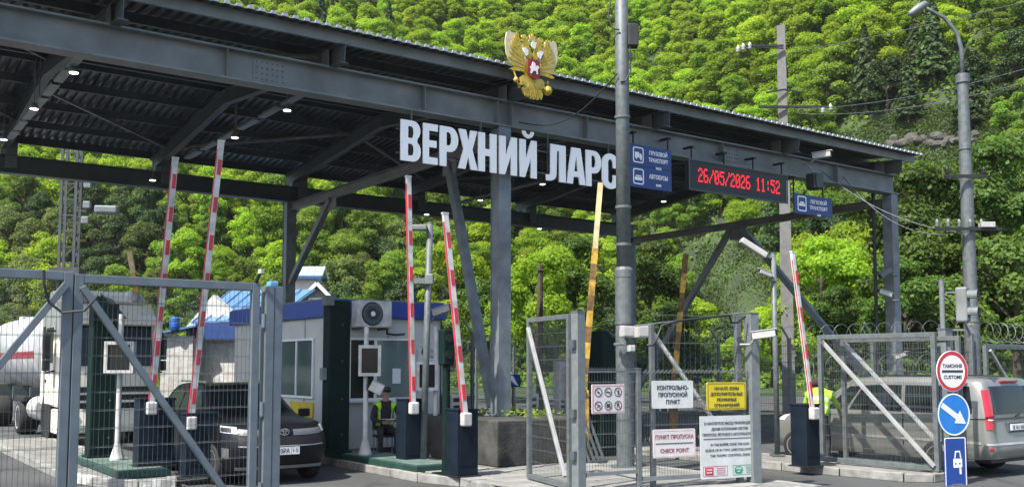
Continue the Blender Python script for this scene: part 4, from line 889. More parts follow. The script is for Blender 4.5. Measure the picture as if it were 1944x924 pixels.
mb = MB(); mb.tube([at_d(1205, 618, 14.9), at_d(1310, 606, 15.2), at_d(1412, 593, 15.6)], .012, 6); tag(mb.build('top_wire', GALV_L), 'straight pale wire along the top of the board fence', 'wire')
def pole_box(x, y, d, w_, h_, label, m=None, tilt=0):
    o = thing('pole_box', label, 'box', at_d(x, y, d), R(20)); b = MB().box((0, 0, 0), (w_, .16, h_)).build('casing', m or CAMWHITE, o, bevel=.012); b.rotation_euler = (0, tilt, 0)
    MB().box((0, -.085, 0), (w_*.8, .012, h_*.75)).build('lid', m or CAMWHITE, o, bevel=.004); MB().box((0, .1, 0), (.05, .1, .05)).build('bracket', STEEL, o)
pole_box(1190, 629, 17.6, .23, .2, 'left grey-white box of the two mounted on the stepped steel pole', tilt=.06)
pole_box(1221, 629, 17.55, .3, .22, 'right grey-white box of the two beside the stepped steel pole')
pole_box(1197, 661, 17.6, .12, .12, 'small white box under the two boxes on the stepped steel pole')
pole_box(1176, 653, 17.6, .16, .05, 'flat grey bracket box low on the stepped steel pole', GALV_L)
# boards on the fence
def board(x0, y0, x1, y1, label, m, name='notice_board', edge=None, d=None, rad=.025, off=.05):
    xm = (x0+x1)/2; f = (xm-1113)/(1428-1113); dd = (d or (14.25 + f*1.37)) - off
    ang = a1 if xm < 1205 else a2; u = Vector((math.cos(ang), math.sin(ang), 0))
    c = at_d(xm, (y0+y1)/2, dd); wl, wr = at_d(x0, y0, dd), at_d(x1, y1, dd); W_ = (wr.x - wl.x)/(math.cos(ang) - math.sin(ang)*((xm-PX)/F)); H_ = (y1-y0)/F*dd*.997
    o = thing(name, label, 'sign', c, ang); p = outline('plate', [rrect(-W_/2, -H_/2, W_/2, H_/2, rad)], .012, m, o, (0, 0, 0), .002)
    if edge: outline('border', [rrect(-W_/2+.012, -H_/2+.012, W_/2-.012, H_/2-.012, rad), rrect(-W_/2+.03, -H_/2+.03, W_/2-.03, H_/2-.03, rad*.7)], .002, edge, p, (0, -.0022, 0))
    for s_ in (-1, 1): MB().box((s_*W_*.3, .03, 0), (.03, .04, H_*.9)).build('clamp', GALV, o)
    return o, p, W_, H_
BW = mat('board_white', (.5, .53, .525), .5, 0, .04, 4, dirt=(.43, .45, .44)); BP = mat('board_pinkish', (.52, .5, .5), .5, 0, .04, 4)
_, p, w_, h_ = board(1123.5, 729, 1186, 784, 'white square board with six round prohibition pictograms', BP, edge=mat('border_pink', (.5, .28, .3), .5), rad=.015)
for r_ in range(2):
    for c in range(3):
        cx, cz = (c-1)*w_*.3, (.5-r_)*h_*.46; R_ = w_*.115
        outline('ring', [circle(cx, cz, R_, 20), circle(cx, cz, R_*.84, 20)], .003, TEXTB, p, (0, -.004, 0))
        k = r_*3+c
        sh = [[ellipse(cx, cz, R_*.3, R_*.18, 10)], [[(cx-R_*.6, cz-R_*.12), (cx+R_*.6, cz-R_*.12), (cx+R_*.6, cz+R_*.1), (cx-R_*.6, cz+R_*.1)]], [[(cx-R_*.1, cz-R_*.6), (cx+R_*.25, cz-R_*.5), (cx+R_*.3, cz+R_*.5), (cx-R_*.05, cz+R_*.3)]],
              [[(cx-R_*.6, cz+R_*.5), (cx+R_*.6, cz), (cx-R_*.5, cz-R_*.4), (cx-R_*.1, cz)]], [rrect(cx-R_*.5, cz-R_*.4, cx+R_*.5, cz+R_*.4, .005)], [[(cx-R_*.4, cz-R_*.6), (cx, cz+R_*.1), (cx+R_*.4, cz-R_*.6), (cx+R_*.15, cz+R_*.6), (cx-R_*.15, cz+R_*.6)]]][k]
        outline('pictogram', sh, .003, TEXTB, p, (0, -.004, 0)); 
        MB().bar((cx-R_*.6, -.006, cz+R_*.6), (cx+R_*.6, -.006, cz-R_*.6), .006, .002, up=(0, 1, 0)).build('slash', TEXTR, p)
_, p, w_, h_ = board(1238, 722, 1316.5, 774, 'white board with black text КОНТРОЛЬНО-ПРОПУСКНОЙ ПУНКТ left of the yellow board', BW)
text('lettering', ['КОНТРОЛЬНО-', 'ПРОПУСКНОЙ', 'ПУНКТ'], TEXTB, p, (0, -.003, h_*.17), .088, .003, [w_*.76, w_*.7, w_*.34], 1.22, bold=.002)
_, p, w_, h_ = board(1342, 725, 1417, 777, 'yellow board with black text about extra restrictions', YELLOW, edge=mat('border_dark_yellow', (.25, .2, .02), .5))
text('lettering', ['НАЧАЛО ЗОНЫ', 'ДОПОЛНИТЕЛЬНЫХ', 'РЕЖИМНЫХ', 'ОГРАНИЧЕНИЙ'], TEXTB, p, (0, -.003, h_*.22), .068, .003, [w_*.62, w_*.82, w_*.5, w_*.64], 1.28, bold=.0015)
_, p, w_, h_ = board(1240, 814, 1321, 867, 'white board reading ПУНКТ ПРОПУСКА CHECK POINT in maroon', BP, edge=mat('border_pink2', (.55, .42, .42), .5))
text('lettering', ['ПУНКТ ПРОПУСКА'], TEXTR, p, (0, -.003, h_*.16), .085, .003, [w_*.9], bold=.001); text('lettering', ['CHECK POINT'], TEXTR, p, (0, -.003, -h_*.32), .085, .003, [w_*.68], bold=.001)
MB().box((0, -.003, 0), (w_*.88, .003, .012)).build('rule', TEXTB, p)
_, p, w_, h_ = board(1329.5, 789, 1442.5, 905, 'large white notice board with two languages and red and green marks at its foot', BW, rad=.012)
text('lettering', ['В НАКОПИТЕЛЕ ВЪЕЗД ПРОИЗВОДИТСЯ', 'ДВУМЯ КОЛОННАМИ СИСТЕМ', 'ПРОПУСКА ЛЕГКОВОГО АВТОТРАНСПОРТА'], TEXTB, p, (0, -.003, h_*.36), .06, .003, [w_*.86, w_*.62, w_*.92], 1.45)
text('lettering', ['IN THE BUFFER ZONE THE CARS', 'QUEUE UP IN TWO LINES FOLLOWING', 'THE TRAFFIC CONTROL SIGNS'], TEXTB, p, (0, -.003, h_*.02), .056, .003, [w_*.66, w_*.84, w_*.68], 1.5)
MB().box((0, -.003, h_*.135), (w_*.9, .003, .01)).build('rule', TEXTB, p)
for s_, m_, nm in ((-1, TEXTR, 'red_mark'), (1, TEXTG, 'green_mark')):
    cx = s_*w_*.25 - .01; z = -h_*.38; RD = mat('mark_red', (.4, .03, .06), .5) if s_ < 0 else m_
    outline('mark_frame', [rrect(cx-w_*.2, z-h_*.08, cx+w_*.21, z+h_*.08, .008), rrect(cx-w_*.2+.007, z-h_*.08+.007, cx+w_*.21-.007, z+h_*.08-.007, .006)], .002, RD, p, (0, -.0024, 0))
    outline(nm, [rrect(cx-w_*.17, z-h_*.06, cx-w_*.03, z+h_*.06, .006 if s_ < 0 else .05)], .003, RD, p, (0, -.003, 0))
    text('lettering', ['СТОП' if s_ < 0 else 'ПРОЕЗД', 'STOP' if s_ < 0 else 'GO'], TEXTW, p, (cx-w_*.1, -.005, z+.012), .032, .003, [w_*.09, w_*.09 if s_ < 0 else w_*.05], 1.3)
    for j in range(4): MB().box((cx+w_*.1, -.003, z+h_*.045-j*h_*.03), (w_*.15, .002, .006)).build('text_line', RD, p)
# right gates
A, B = at_d(1553, 640, 18.9), at_d(1776, 626, 17.0)
gate('open mesh gate leaf with a diagonal brace in front of the van flank', A, B, .17, 2.57, .085, ((.05, 2.45), (.97, .25)), .05, .2, .0022, bm=BRACE)
d_ = Vector((B.x-A.x, B.y-A.y, 0)).normalized(); nrm = Vector((-d_.y, d_.x, 0)); A2 = Vector((A.x, A.y, 0)) + d_*.36 + nrm*.22; B2 = A2 + d_*2.35
gate('second open mesh gate leaf folded close behind the one at the van flank', A2, B2, .17, 2.5, .08, ((.05, 2.4), (.97, .3)), .1, .2, .0022, bm=BRACE)
G = at_d(1797, 700, 17.2); o = thing('gate_post', 'wide galvanised gate post just behind the round customs sign', 'post', (G.x, G.y, .0), ROT); MB().box((0, 0, 1.31), (.24, .14, 2.62)).build('shaft', GALV_L, o, bevel=.008); MB().box((0, 0, 2.63), (.26, .16, .02)).build('cap', GALV, o)
G2 = at_d(1790, 620, 17.3); o = thing('thin_pole', 'short grey tube rising above the wide gate post, holding the traffic light', 'pole', (G2.x, G2.y, 2.0), 0); h = at_d(1790, 532, 17.3).z - 2; MB().tube([(0, 0, 0), (0, 0, h)], .045, 12).build('tube', GALV_L, o); MB().box((.22, .05, h-.21), (.42, .02, .03)).build('arm', STEEL, o); MB().box((.22, .05, .62), (.42, .02, .03)).build('arm', STEEL, o); MB().lathe([(.047, 0), (.047, .02)], 12, (0, 0, h)).build('cap', GALV, o)
tl = thing('traffic_light', 'grey two-lamp traffic light with hoods beside the street lamp column', 'traffic light', at_d(1828, 578, 17.35), R(48))
MB().box((0, 0, 0), (.22, .2, .62)).build('casing', STEEL, tl, bevel=.03)
for z in (.15, -.15):
    hd = MB(); n = 10
    pr = [(math.cos(R(200-220*i/n))*.11, math.sin(R(200-220*i/n))*.11) for i in range(n+1)]
    hd.add([(x, y, z_+z) for y in (-.1, -.27) for x, z_ in pr], [(i, i+1, n+2+i, n+1+i) for i in range(n)]); hb = hd.build('hood', GALV, tl); md = hb.modifiers.new('t', 'SOLIDIFY'); md.thickness = .008
    MB().lathe([(.085, -.105), (.09, -.1)], 14, (0, 0, z), axis='y').build('lens', DARKGLASS, tl)
# round and blue road signs
sp_ = (7.42, 16.5, 0); sr = ROT - R(14)
o = thing('sign_post', 'grey tube post carrying the customs sign and two blue signs', 'post', sp_, sr); MB().tube([(0, .035, 0), (0, .035, 2.3)], .035, 10).build('tube', GALV, o); MB().box((0, .035, .01), (.2, .2, .02)).build('base_plate', GALV, o)
def zpx(y): return 2 + (692 - y)/1850*16.5
k0 = thing('road_sign', 'round white customs sign with red ring reading ТАМОЖНЯ CUSTOMS', 'road sign', (sp_[0], sp_[1], zpx(704)), sr)
p = outline('plate', [circle(0, 0, .345, 40)], .012, WHITE, k0, (0, -.012, 0)); outline('red_ring', [circle(0, 0, .335, 40), circle(0, 0, .275, 40)], .003, mat('ring_red', (.42, .03, .05), .45), p, (0, -.0035, 0))
text('lettering', ['ТАМОЖНЯ'], TEXTB, p, (0, -.003, .06), .085, .003, [.42], bold=.002); text('lettering', ['CUSTOMS'], TEXTB, p, (0, -.003, -.125), .085, .003, [.4], bold=.002); MB().box((0, -.003, 0), (.46, .004, .04)).build('bar', TEXTB, p); MB().box((0, .01, 0), (.1, .03, .3)).build('clamp', GALV, k0)
k0 = thing('road_sign', 'round blue sign with a white arrow pointing down to the right', 'road sign', (sp_[0], sp_[1], zpx(785)), sr)
p = outline('plate', [circle(0, 0, .355, 40)], .012, BLUEBR, k0, (0, -.012, 0)); outline('white_ring', [circle(0, 0, .35, 40), circle(0, 0, .328, 40)], .003, WHITE, p, (0, -.0035, 0))
a_ = R(-32); c_, s_ = math.cos(a_), math.sin(a_); outline('arrow', [[(x*c_-z*s_, x*s_+z*c_) for x, z in [(-.3, -.045), (.08, -.045), (.08, -.12), (.3, 0), (.08, .12), (.08, .045), (-.3, .045)]]], .004, WHITE, p, (0, -.004, 0)); MB().box((0, .01, 0), (.1, .03, .3)).build('clamp', GALV, k0)
k0 = thing('road_sign', 'tall blue plate with a white car and trailer symbol under the arrow sign', 'road sign', (sp_[0], sp_[1], zpx(874)), sr)
p = outline('plate', [rrect(-.24, -.43, .24, .42, .03)], .012, mat('plate_blue', (.012, .05, .25), .4, 0, .08), k0, (0, -.012, 0)); outline('white_edge', [rrect(-.232, -.422, .232, .412, .03), rrect(-.215, -.405, .215, .395, .025)], .003, WHITE, p, (0, -.0035, 0))
outline('car_symbol', [rrect(-.05, -.09, .14, .06, .02), rrect(-.02, -.04, .02, -.01, .008), rrect(.07, -.04, .11, -.01, .008)], .004, WHITE, p, (0, -.004, 0)); outline('car_roof', [[(-.03, .064), (.0, .19), (.1, .19), (.125, .064), (.1, .064), (.085, .165), (.015, .165), (-.005, .064)]], .004, WHITE, p, (0, -.004, 0)); outline('car_wheel', [rrect(.08, -.2, .12, -.1, .01)], .004, WHITE, p, (0, -.004, 0)); MB().box((0, .01, 0), (.1, .03, .3)).build('clamp', GALV, k0)
# fence far right, far fence with razor wire
A = at_d(1868, 655, 20.0); B = Vector((A.x, A.y, 0)) + EX*4.2
gate('mesh gate at the far right behind the van with a pale brace', A, B, .2, 2.4, .08, ((.03, 2.3), (.5, .4)), .05, .2, .0026, bm=BRACE)
def coil(o, p, q, r=.3, pitch=.3, tk=.0055, name='razor_coil'):
    p, q = Vector(p), Vector(q); L = (q-p).length; d = (q-p).normalized(); s = d.cross(Vector((0, 0, 1))); n = int(L/pitch*12); pts = []
    for i in range(n+1): a = i/12*2*math.pi; pts.append(p + d*(L*i/n) + s*math.cos(a)*r + Vector((0, 0, math.sin(a)*r)))
    return MB().tube(pts, tk, 4).build(name, GALV_L, o, kind='stuff')
o = thing('razor_wire', 'coiled razor wire on top of the far right mesh gate', 'razor wire', (A.x, A.y, 2.4), ROT); coil(o, (0, 0, .28), (4.2, 0, .22), .2, .3); MB().bar((0, 0, .02), (4.2, 0, .02), .02, .02).build('carrier_wire', GALV_L, o)
def long_fence(label, t, s0, s1, h, step=2.5, wall=0.0):
    o = thing('perimeter_fence', label, 'fence', W(t, s0), ROT + math.pi/2); L = s1 - s0
    mesh_part(o, L, wall + .1, h, .06, .22, .004)
    for i in range(int(L/step)+1): MB().box((i*step, -.04, h/2+.1), (.08, .08, h+.2)).build('post', GALV, o); MB().bar((i*step, -.04, h+.15), (i*step, .26, h+.5), .04, .04).build('outrigger', GALV_L, o)
    return o, L
o, L = long_fence('long mesh fence with outrigger arms behind the silver van', 9.6, -4.5, 24, 2.5)
r_ = thing('razor_wire', 'long coil of razor wire along the fence behind the van', 'razor wire', W(9.6, -4.5, 2.5), ROT + math.pi/2); coil(r_, (0, .05, .3), (L, .05, .25), .22, .4); coil(r_, (0, -.12, -.5), (L, -.12, -.5), .25, .5, name='lower_coil')
o, L = long_fence('mesh fence on a low concrete wall behind the column block', 3.2, 6.0, 26, 2.7, wall=1.1)
MB().mm((0, -.1, 0), (L, .1, 1.1)).build('low_wall', CONC, o, bevel=.02); MB().mm((0, -.13, 1.103), (L, .13, 1.16)).build('coping', KERB, o)

# ================================================================== BOOTH
T0, T1 = TSZ(at_s(624, 700, 2.4)).x, TSZ(at_s(836, 700, 2.4)).x; BW_ = T1 - T0; BL = 5.6
booth = thing('checkpoint_booth', 'pale panelled checkpoint booth with blue fascia and air conditioner', 'booth', W(T0, 2.4, .15))
PANEL = mat('booth_panel', (.46, .47, .45), .5, 0, .07, 2, bump=.05); SEAM = mat('seam', (.3, .31, .3), .6, 0, .1)
MB().mm((0, 0, .1), (BW_, BL, 2.84)).build('wall', PANEL, booth, bevel=.01); MB().mm((.04, .04, 0), (BW_-.04, BL-.04, .1)).build('plinth', CONC_D, booth)
MB().mm((-.12, -.14, 2.843), (BW_+.06, BL+.1, 3.2)).build('fascia', BLUEFASCIA, booth, bevel=.012); MB().mm((-.08, -.1, 3.203), (BW_+.02, BL+.05, 3.23)).build('roof', STEEL, booth)
for x in (.02, BW_*.5, BW_-.06): MB().mm((x, -.012, .12), (x+.05, -.001, 2.82)).build('seam_strip', SEAM, booth)
for y in (.02, 1.2, 2.6, 4.0): MB().mm((-.012, y, .12), (-.001, y+.06, 2.82)).build('seam_strip', SEAM, booth)
def xb(px): return TSZ(at_s(px, 700, 2.4)).x - T0
def zb_(py, px=740): return at_s(px, py, 2.4).z - .15
wx0, wx1, wz0, wz1 = xb(664), xb(777), zb_(754), zb_(646)
wn = MB(); wn.mm((wx0-.05, -.05, wz0-.05), (wx1+.05, -.002, wz0)); wn.mm((wx0-.05, -.05, wz1), (wx1+.05, -.002, wz1+.05)); wn.mm((wx0-.05, -.05, wz0+.001), (wx0, -.002, wz1-.001)); wn.mm((wx1, -.05, wz0+.001), (wx1+.05, -.002, wz1-.001)); xm = xb(711); wn.mm((xm-.03, -.05, wz0+.001), (xm+.03, -.002, wz1-.001))
wn = wn.build('window', WHITE, booth, bevel=.004)
MB().mm((wx0+.001, -.022, wz0+.001), (xm-.031, -.012, wz1-.001)).build('pane', DARKGLASS, wn); MB().mm((xm+.031, -.022, wz0+.001), (wx1-.001, -.012, wz1-.001)).build('pane', glass('window_blind', (.14, .19, .18)), wn)
MB().mm((xm+.42, -.027, wz0+.3), (xm+.62, -.0225, wz0+.62)).build('paper_note', WHITE, wn); MB().mm((wx0-.08, -.12, wz0-.085), (wx1+.08, -.003, wz0-.052)).build('sill', WHITE, wn)
wn = MB(); y0, y1 = .75, 2.45; wn.mm((-.05, y0-.05, wz0-.02), (-.002, y1+.05, wz0+.03)); wn.mm((-.05, y0-.05, wz1), (-.002, y1+.05, wz1+.05))
for y in (y0-.05, (y0+y1)/2-.025, y1): wn.mm((-.05, y, wz0+.031), (-.002, y+.05, wz1-.001))
wn = wn.build('window', WHITE, booth, bevel=.004); MB().mm((-.022, y0+.001, wz0+.031), (-.012, (y0+y1)/2-.026, wz1-.001)).build('pane', glass('pane_grey', (.07, .11, .1), .12), wn); MB().mm((-.022, (y0+y1)/2+.026, wz0+.031), (-.012, y1-.001, wz1-.001)).build('pane', glass('pane_grey', (.07, .11, .1), .12), wn)
MB().mm((-.03, .7, wz0-.42), (-.002, 1.9, wz0-.1)).build('yellow_panel', YELLOW, booth)
MB().mm((BW_*.78, -.04, .15), (BW_*.98, -.002, 2.2)).build('door', CREAM, booth, bevel=.004)
ac = thing('air_conditioner', 'white air conditioner outdoor unit on brackets at the booth front', 'air conditioner', W(T0 + xb(693), 2.12, .15 + zb_(597, 690)))
MB().box((0, 0, 0), (.8, .3, .56)).build('casing', DIRTYWHITE, ac, bevel=.02); MB().lathe([(.235, -.17), (.25, -.152)], 24, (-.06, 0, 0), axis='y').build('fan_grille', BLACK, ac); MB().lathe([(.05, -.19), (.06, -.171)], 12, (-.06, 0, 0), axis='y').build('hub', WHITE, ac)
for i in range(4): MB().lathe([(.07+i*.05, -.178), (.076+i*.05, -.172)], 20, (-.06, 0, 0), axis='y').build('guard_ring', STEEL_D, ac)
for x in (-.3, .3): MB().mm((x-.02, -.16, -.33), (x+.02, .28, -.282)).build('bracket', STEEL_D, ac); 
MB().tube([(.38, .05, -.2), (.42, .1, -.4), (.62, .1, -.42), (.8, .0, -.4)], .025, 6).build('pipe', BLACK, ac)
for px, py, d, yw, lb in ((826, 594, 21.2, R(60), 'white camera at the upper right corner of the booth front'), (838, 676, 20.3, R(-65), 'white camera on the dark green post by the booth corner')):
    on_pole_cam(None, at_d(px, py, d), yw, 1.4, -.25, label=lb)
# ------------------------------------------------------------------ radiation portal pillars, slabs
def pillar(x, y, zt, w_, dpt, label, hood=0, zb=.27, studs=True):
    b = at_z(x, y, zb); o = thing('portal_pillar', label, 'pillar', b); h = zt - zb
    if hood:
        pr = [(-w_/2, 0), (w_/2, 0), (w_/2, h-.35)] + [(w_/2 - (w_*.9)*(i/6), h-.35 + .35*math.sin(math.pi/2*i/6)) for i in range(1, 7)] + [(-w_/2, h-.04)]
        MB().ext(pr, -dpt/2, dpt/2).build('cabinet', DGREEN, o, bevel=.02); MB().ext([(w_/2+.004, h-.42), (w_/2+.05, h-.42), (-w_*.3, h+.06), (-w_*.3, h+.015), (w_*.1, h-.06)], -dpt/2-.01, -dpt/2+.05).build('hood_edge', STEEL_D, o)
    else: MB().box((0, 0, h/2), (w_, dpt, h)).build('cabinet', DGREEN, o, bevel=.035)
    MB().box((0, 0, .02), (w_+.08, dpt+.08, .04)).build('foot', DGREEN, o, bevel=.01); MB().box((-w_*.08, -dpt/2-.006, h*.5), (w_*.78, .012, h*.9)).build('door', DGREEN, o, bevel=.004)
    if studs:
        for z in (.12, .35, .6, .84): MB().lathe([(.012, -.008), (.018, 0)], 8, (w_*.1, -dpt/2-.013, h*z), axis='y').build('bolt_head', GALV, o)
    return o
PA = pillar(636, 858, 3.28, .46, .34, 'dark green portal pillar at the booth corner beside the dark car')
MB().box((-.3, -.05, 1.55), (.1, .14, .24)).build('switch_box', STEEL, PA, bevel=.01); MB().box((-.24, -.1, 3.0), (.2, .16, .2)).build('sensor_box', GALV, PA, bevel=.01)
pillar(194, 866, 3.3, .56, .4, 'dark green portal pillar with rounded hood in front of the lorry cab', 1)
pillar(1150, 850, 2.75, .62, .5, 'dark green hooded pillar behind the stepped steel pole', 1, .15)
pillar(822, 842, 3.05, .3, .3, 'dark green pillar standing at the right end of the booth', 0, .15)
def slab(t0, t1, s0, s1, label):
    o = thing('pillar_slab', label, 'platform', W((t0+t1)/2, (s0+s1)/2, .14), group='green platforms under the portal pillars'); MB().mm((t0-(t0+t1)/2, s0-(s0+s1)/2, 0), (t1-(t0+t1)/2, s1-(s0+s1)/2, .12)).build('slab', MGREEN, o, bevel=.02)
    MB().mm((t0-(t0+t1)/2+.05, s0-(s0+s1)/2+.05, .121), (t1-(t0+t1)/2-.05, s1-(s0+s1)/2-.05, .13)).build('top_plate', mat('slab_top', (.1, .13, .12), .7, 0, .3, 4, dirt=(.04, .09, .07)), o)
slab(-2.78, -1.95, -1.45, 2.3, 'long green-painted platform edge on the island in front of the booth')
slab(-7.2, -6.35, .55, 4.6, 'long green-painted platform under the pillar behind the left gate')
# ------------------------------------------------------------------ white screen posts
def kiosk(x, ybot, ytop, zb, bx, label, cam_box=True):
    b = at_z(x, ybot, zb); d = b.y; o = thing('screen_post', label, 'post', b, R(8), 'white screen posts on the islands'); H_ = at_d(x, ytop, d).z - zb
    MB().lathe([(.13, 0), (.13, .03), (.05, .3), (.045, H_)], 12).build('tube', DIRTYWHITE, o, smooth=False)
    x0, y0, x1, y1 = bx; c = at_d((x0+x1)/2, (y0+y1)/2, d) - b; w_, h_ = (x1-x0)*d/F, (y1-y0)*d/F; M_ = Matrix.Rotation(-R(8), 3, 'Z'); c = M_ @ c
    fr = MB(); yy = -.17
    fr.mm((c.x-w_/2, yy, c.z-h_/2), (c.x+w_/2, yy+.2, c.z-h_/2+.06)); fr.mm((c.x-w_/2, yy, c.z+h_/2-.06), (c.x+w_/2, yy+.2, c.z+h_/2)); fr.mm((c.x-w_/2, yy, c.z-h_/2+.061), (c.x-w_/2+.06, yy+.2, c.z+h_/2-.061)); fr.mm((c.x+w_/2-.06, yy, c.z-h_/2+.061), (c.x+w_/2, yy+.2, c.z+h_/2-.061))
    f_ = fr.build('screen_frame', DIRTYWHITE, o); MB().mm((c.x-w_/2+.061, yy+.03, c.z-h_/2+.061), (c.x+w_/2-.061, yy+.15, c.z+h_/2-.061)).build('screen', DARKGLASS, f_)
    if cam_box:
        q = MB().box((0, 0, 0), (.26, .2, .2)).build('scanner_box', DIRTYWHITE, o, bevel=.015); q.location = (c.x+.14, -.12, c.z-h_/2-.22); q.rotation_euler = (.15, .45, 0); MB().tube([(c.x-.02, -.1, c.z-h_/2), (c.x-.05, -.13, c.z-h_/2-.25), (c.x+.05, -.14, c.z-h_/2-.36), (c.x+.12, -.1, c.z-h_/2-.3)], .014, 6).build('cable', BLACK, o)
    return o
kiosk(693, 862, 620, .27, (681, 655, 723, 713), 'white screen post in front of the booth window')
kiosk(222, 872, 596, .27, (203, 648, 256, 708), 'white screen post behind the left gate next to the lorry cab', False)
kiosk(826, 866, 620, .15, (790, 686, 830, 740), 'white screen post behind the thin grey pole at the booth end', False)
o = thing('signal_post', 'dark green signal post just left of the navy cabinet at the kerb corner', 'post', gz(846, 899, .15)); MB().lathe([(.075, 0), (.07, .05), (.065, 2.0)], 12).build('tube', DGREEN, o); MB().box((0, 0, 2.15), (.22, .2, .62)).build('signal_head', DGREEN, o, bevel=.03); MB().box((0, 0, .015), (.34, .34, .03)).build('base_plate', DGREEN, o)
for z in (2.3, 2.02): MB().lathe([(.07, -.11), (.075, -.1)], 12, (0, 0, z), axis='y').build('lens', DARKGLASS, o)
# ------------------------------------------------------------------ concrete block and small yard things
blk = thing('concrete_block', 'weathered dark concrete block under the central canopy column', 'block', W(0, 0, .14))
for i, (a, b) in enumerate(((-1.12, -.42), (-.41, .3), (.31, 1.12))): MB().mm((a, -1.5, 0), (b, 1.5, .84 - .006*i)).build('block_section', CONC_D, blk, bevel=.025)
wg = []; rw = np.random.default_rng(8); n = 160; P = np.stack([rw.uniform(-.2, 1.0, n), rw.uniform(-1.4, 1.3, n), .86 + rw.uniform(0, .1, n)], 1)
ww = place('weeds', mesh_quads('weeds', leaf_quads(P, np.tile(np.array([[0, 0, 1.0]]), (n, 1)), .1, .9), LEAF_Y), blk, kind='stuff')
def simple(name, label, cat, x, y, zb, dims, m, bevel=.015, extra=None, yaw=ROT):
    o = thing(name, label, cat, at_z(x, y, zb), yaw); MB().box((0, 0, dims[2]/2), dims).build('body', m, o, bevel=bevel)
    if extra: extra(o, dims)
    return o
def vents(o, d):
    for i in range(5): MB().box((-d[0]*.1, -d[1]/2-.006, d[2]*.25 + i*.13), (d[0]*.45, .012, .06)).build('vent_slot', BLACK, o)
    MB().box((0, 0, d[2]+.02), (d[0]+.06, d[1]+.06, .04)).build('lid', GALV_L, o, bevel=.01)
simple('equipment_cabinet', 'tall narrow white cabinet with dark vent slots behind the open walkway gate', 'cabinet', 1064, 842, .15, (.24, .24, 1.95), DIRTYWHITE, extra=vents)
simple('equipment_cabinet', 'tall grey cabinet with a dark window beside the vented white cabinet', 'cabinet', 1086, 842, .15, (.26, .3, 1.8), GALV, extra=lambda o, d: (MB().box((0, -d[1]/2-.006, 1.25), (d[0]*.7, .012, .36)).build('window', DARKGLASS, o), MB().box((0, 0, d[2]+.015), (d[0]+.04, d[1]+.04, .03)).build('lid', GALV_L, o)))
def ribs(o, d):
    for z in (.12, .3, .48): MB().box((0, -d[1]/2-.008, z), (d[0]*.92, .016, .04)).build('rib', STEEL_D, o)
    MB().box((0, 0, d[2]+.02), (d[0]+.05, d[1]+.05, .05)).build('lid', BLACK, o, bevel=.012)
simple('waste_bin', 'dark ribbed bin seen through the open walkway gate', 'bin', 1026, 856, .15, (.34, .34, .88), STEEL_D, extra=ribs)
WOOD = mat('crate_wood', (.34, .17, .06), .75, 0, .25, 7, stretch=(1, 1, 8)); cr = thing('wooden_crate', 'orange-brown wooden crate behind the walkway gate', 'crate', at_z(1068, 872, .15), ROT)
for i in range(4):
    MB().box((0, -.2, .06 + i*.125), (.5, .02, .115)).build('slat', WOOD, cr); MB().box((0, .2, .06 + i*.125), (.5, .02, .115)).build('slat', WOOD, cr); MB().box((-.24, 0, .06 + i*.125), (.02, .376, .115)).build('slat', WOOD, cr); MB().box((.24, 0, .06 + i*.125), (.02, .376, .115)).build('slat', WOOD, cr)
MB().box((0, 0, .015), (.46, .37, .03)).build('bottom', WOOD, cr); MB().box((0, 0, .515), (.5, .42, .02)).build('lid', WOOD, cr)
o = thing('bollard', 'stout yellow bollard just right of the walkway gate post', 'bollard', at_z(1104, 878, .15)); MB().lathe([(.09, 0), (.09, .5), (.07, .54)], 14).build('tube', OY, o); MB().lathe([(.13, 0), (.13, .02)], 14).build('foot', STEEL_D, o)
def delin(x, y, label, d):
    o = thing('striped_marker', label, 'marker post', at_z(x, y, .15), ROT, 'black and white striped markers'); MB().box((0, 0, .6), (.26, .1, 1.2)).build('panel', DIRTYWHITE, o, bevel=.01)
    for i in range(4): MB().box((-.03, -.053, 1.08 - i*.16), (.16, .01, .09)).build('black_bar', BLACK, o)
delin(866, 852, 'white marker with black bars behind the leaning boom at the kerb corner', 20); delin(1012, 848, 'white marker with black bars behind the left stile of the walkway gate', 20)
o = thing('direction_plate', 'small blue plate with a white slanted arrow right of the central column', 'road sign', at_d(975, 722, 23.5), ROT); outline('plate', [rrect(-.2, -.15, .2, .15, .02)], .012, BLUESIGN, o); outline('arrow', [[(-.15, .12), (-.02, .12), (.12, -.1), (.16, -.13), (.02, -.08), (-.1, .03)]], .004, WHITE, o, (0, -.006, 0)); MB().bar((0, .03, -1.9), (0, .03, .1), .04, .04).build('post', GALV, o)
o = thing('equipment_stack', 'dark slanted steel frames leaning inside the low fence', 'frame', at_z(1150, 878, .15), ROT)
for i in range(4): MB().bar((-.3 + i*.12, .1, 0), (-.55 + i*.13, .35, .95), .05, .05).build('frame_bar', STEEL_D, o)
MB().bar((-.32, .1, .03), (.1, .1, .03), .05, .05).build('foot', STEEL_D, o)

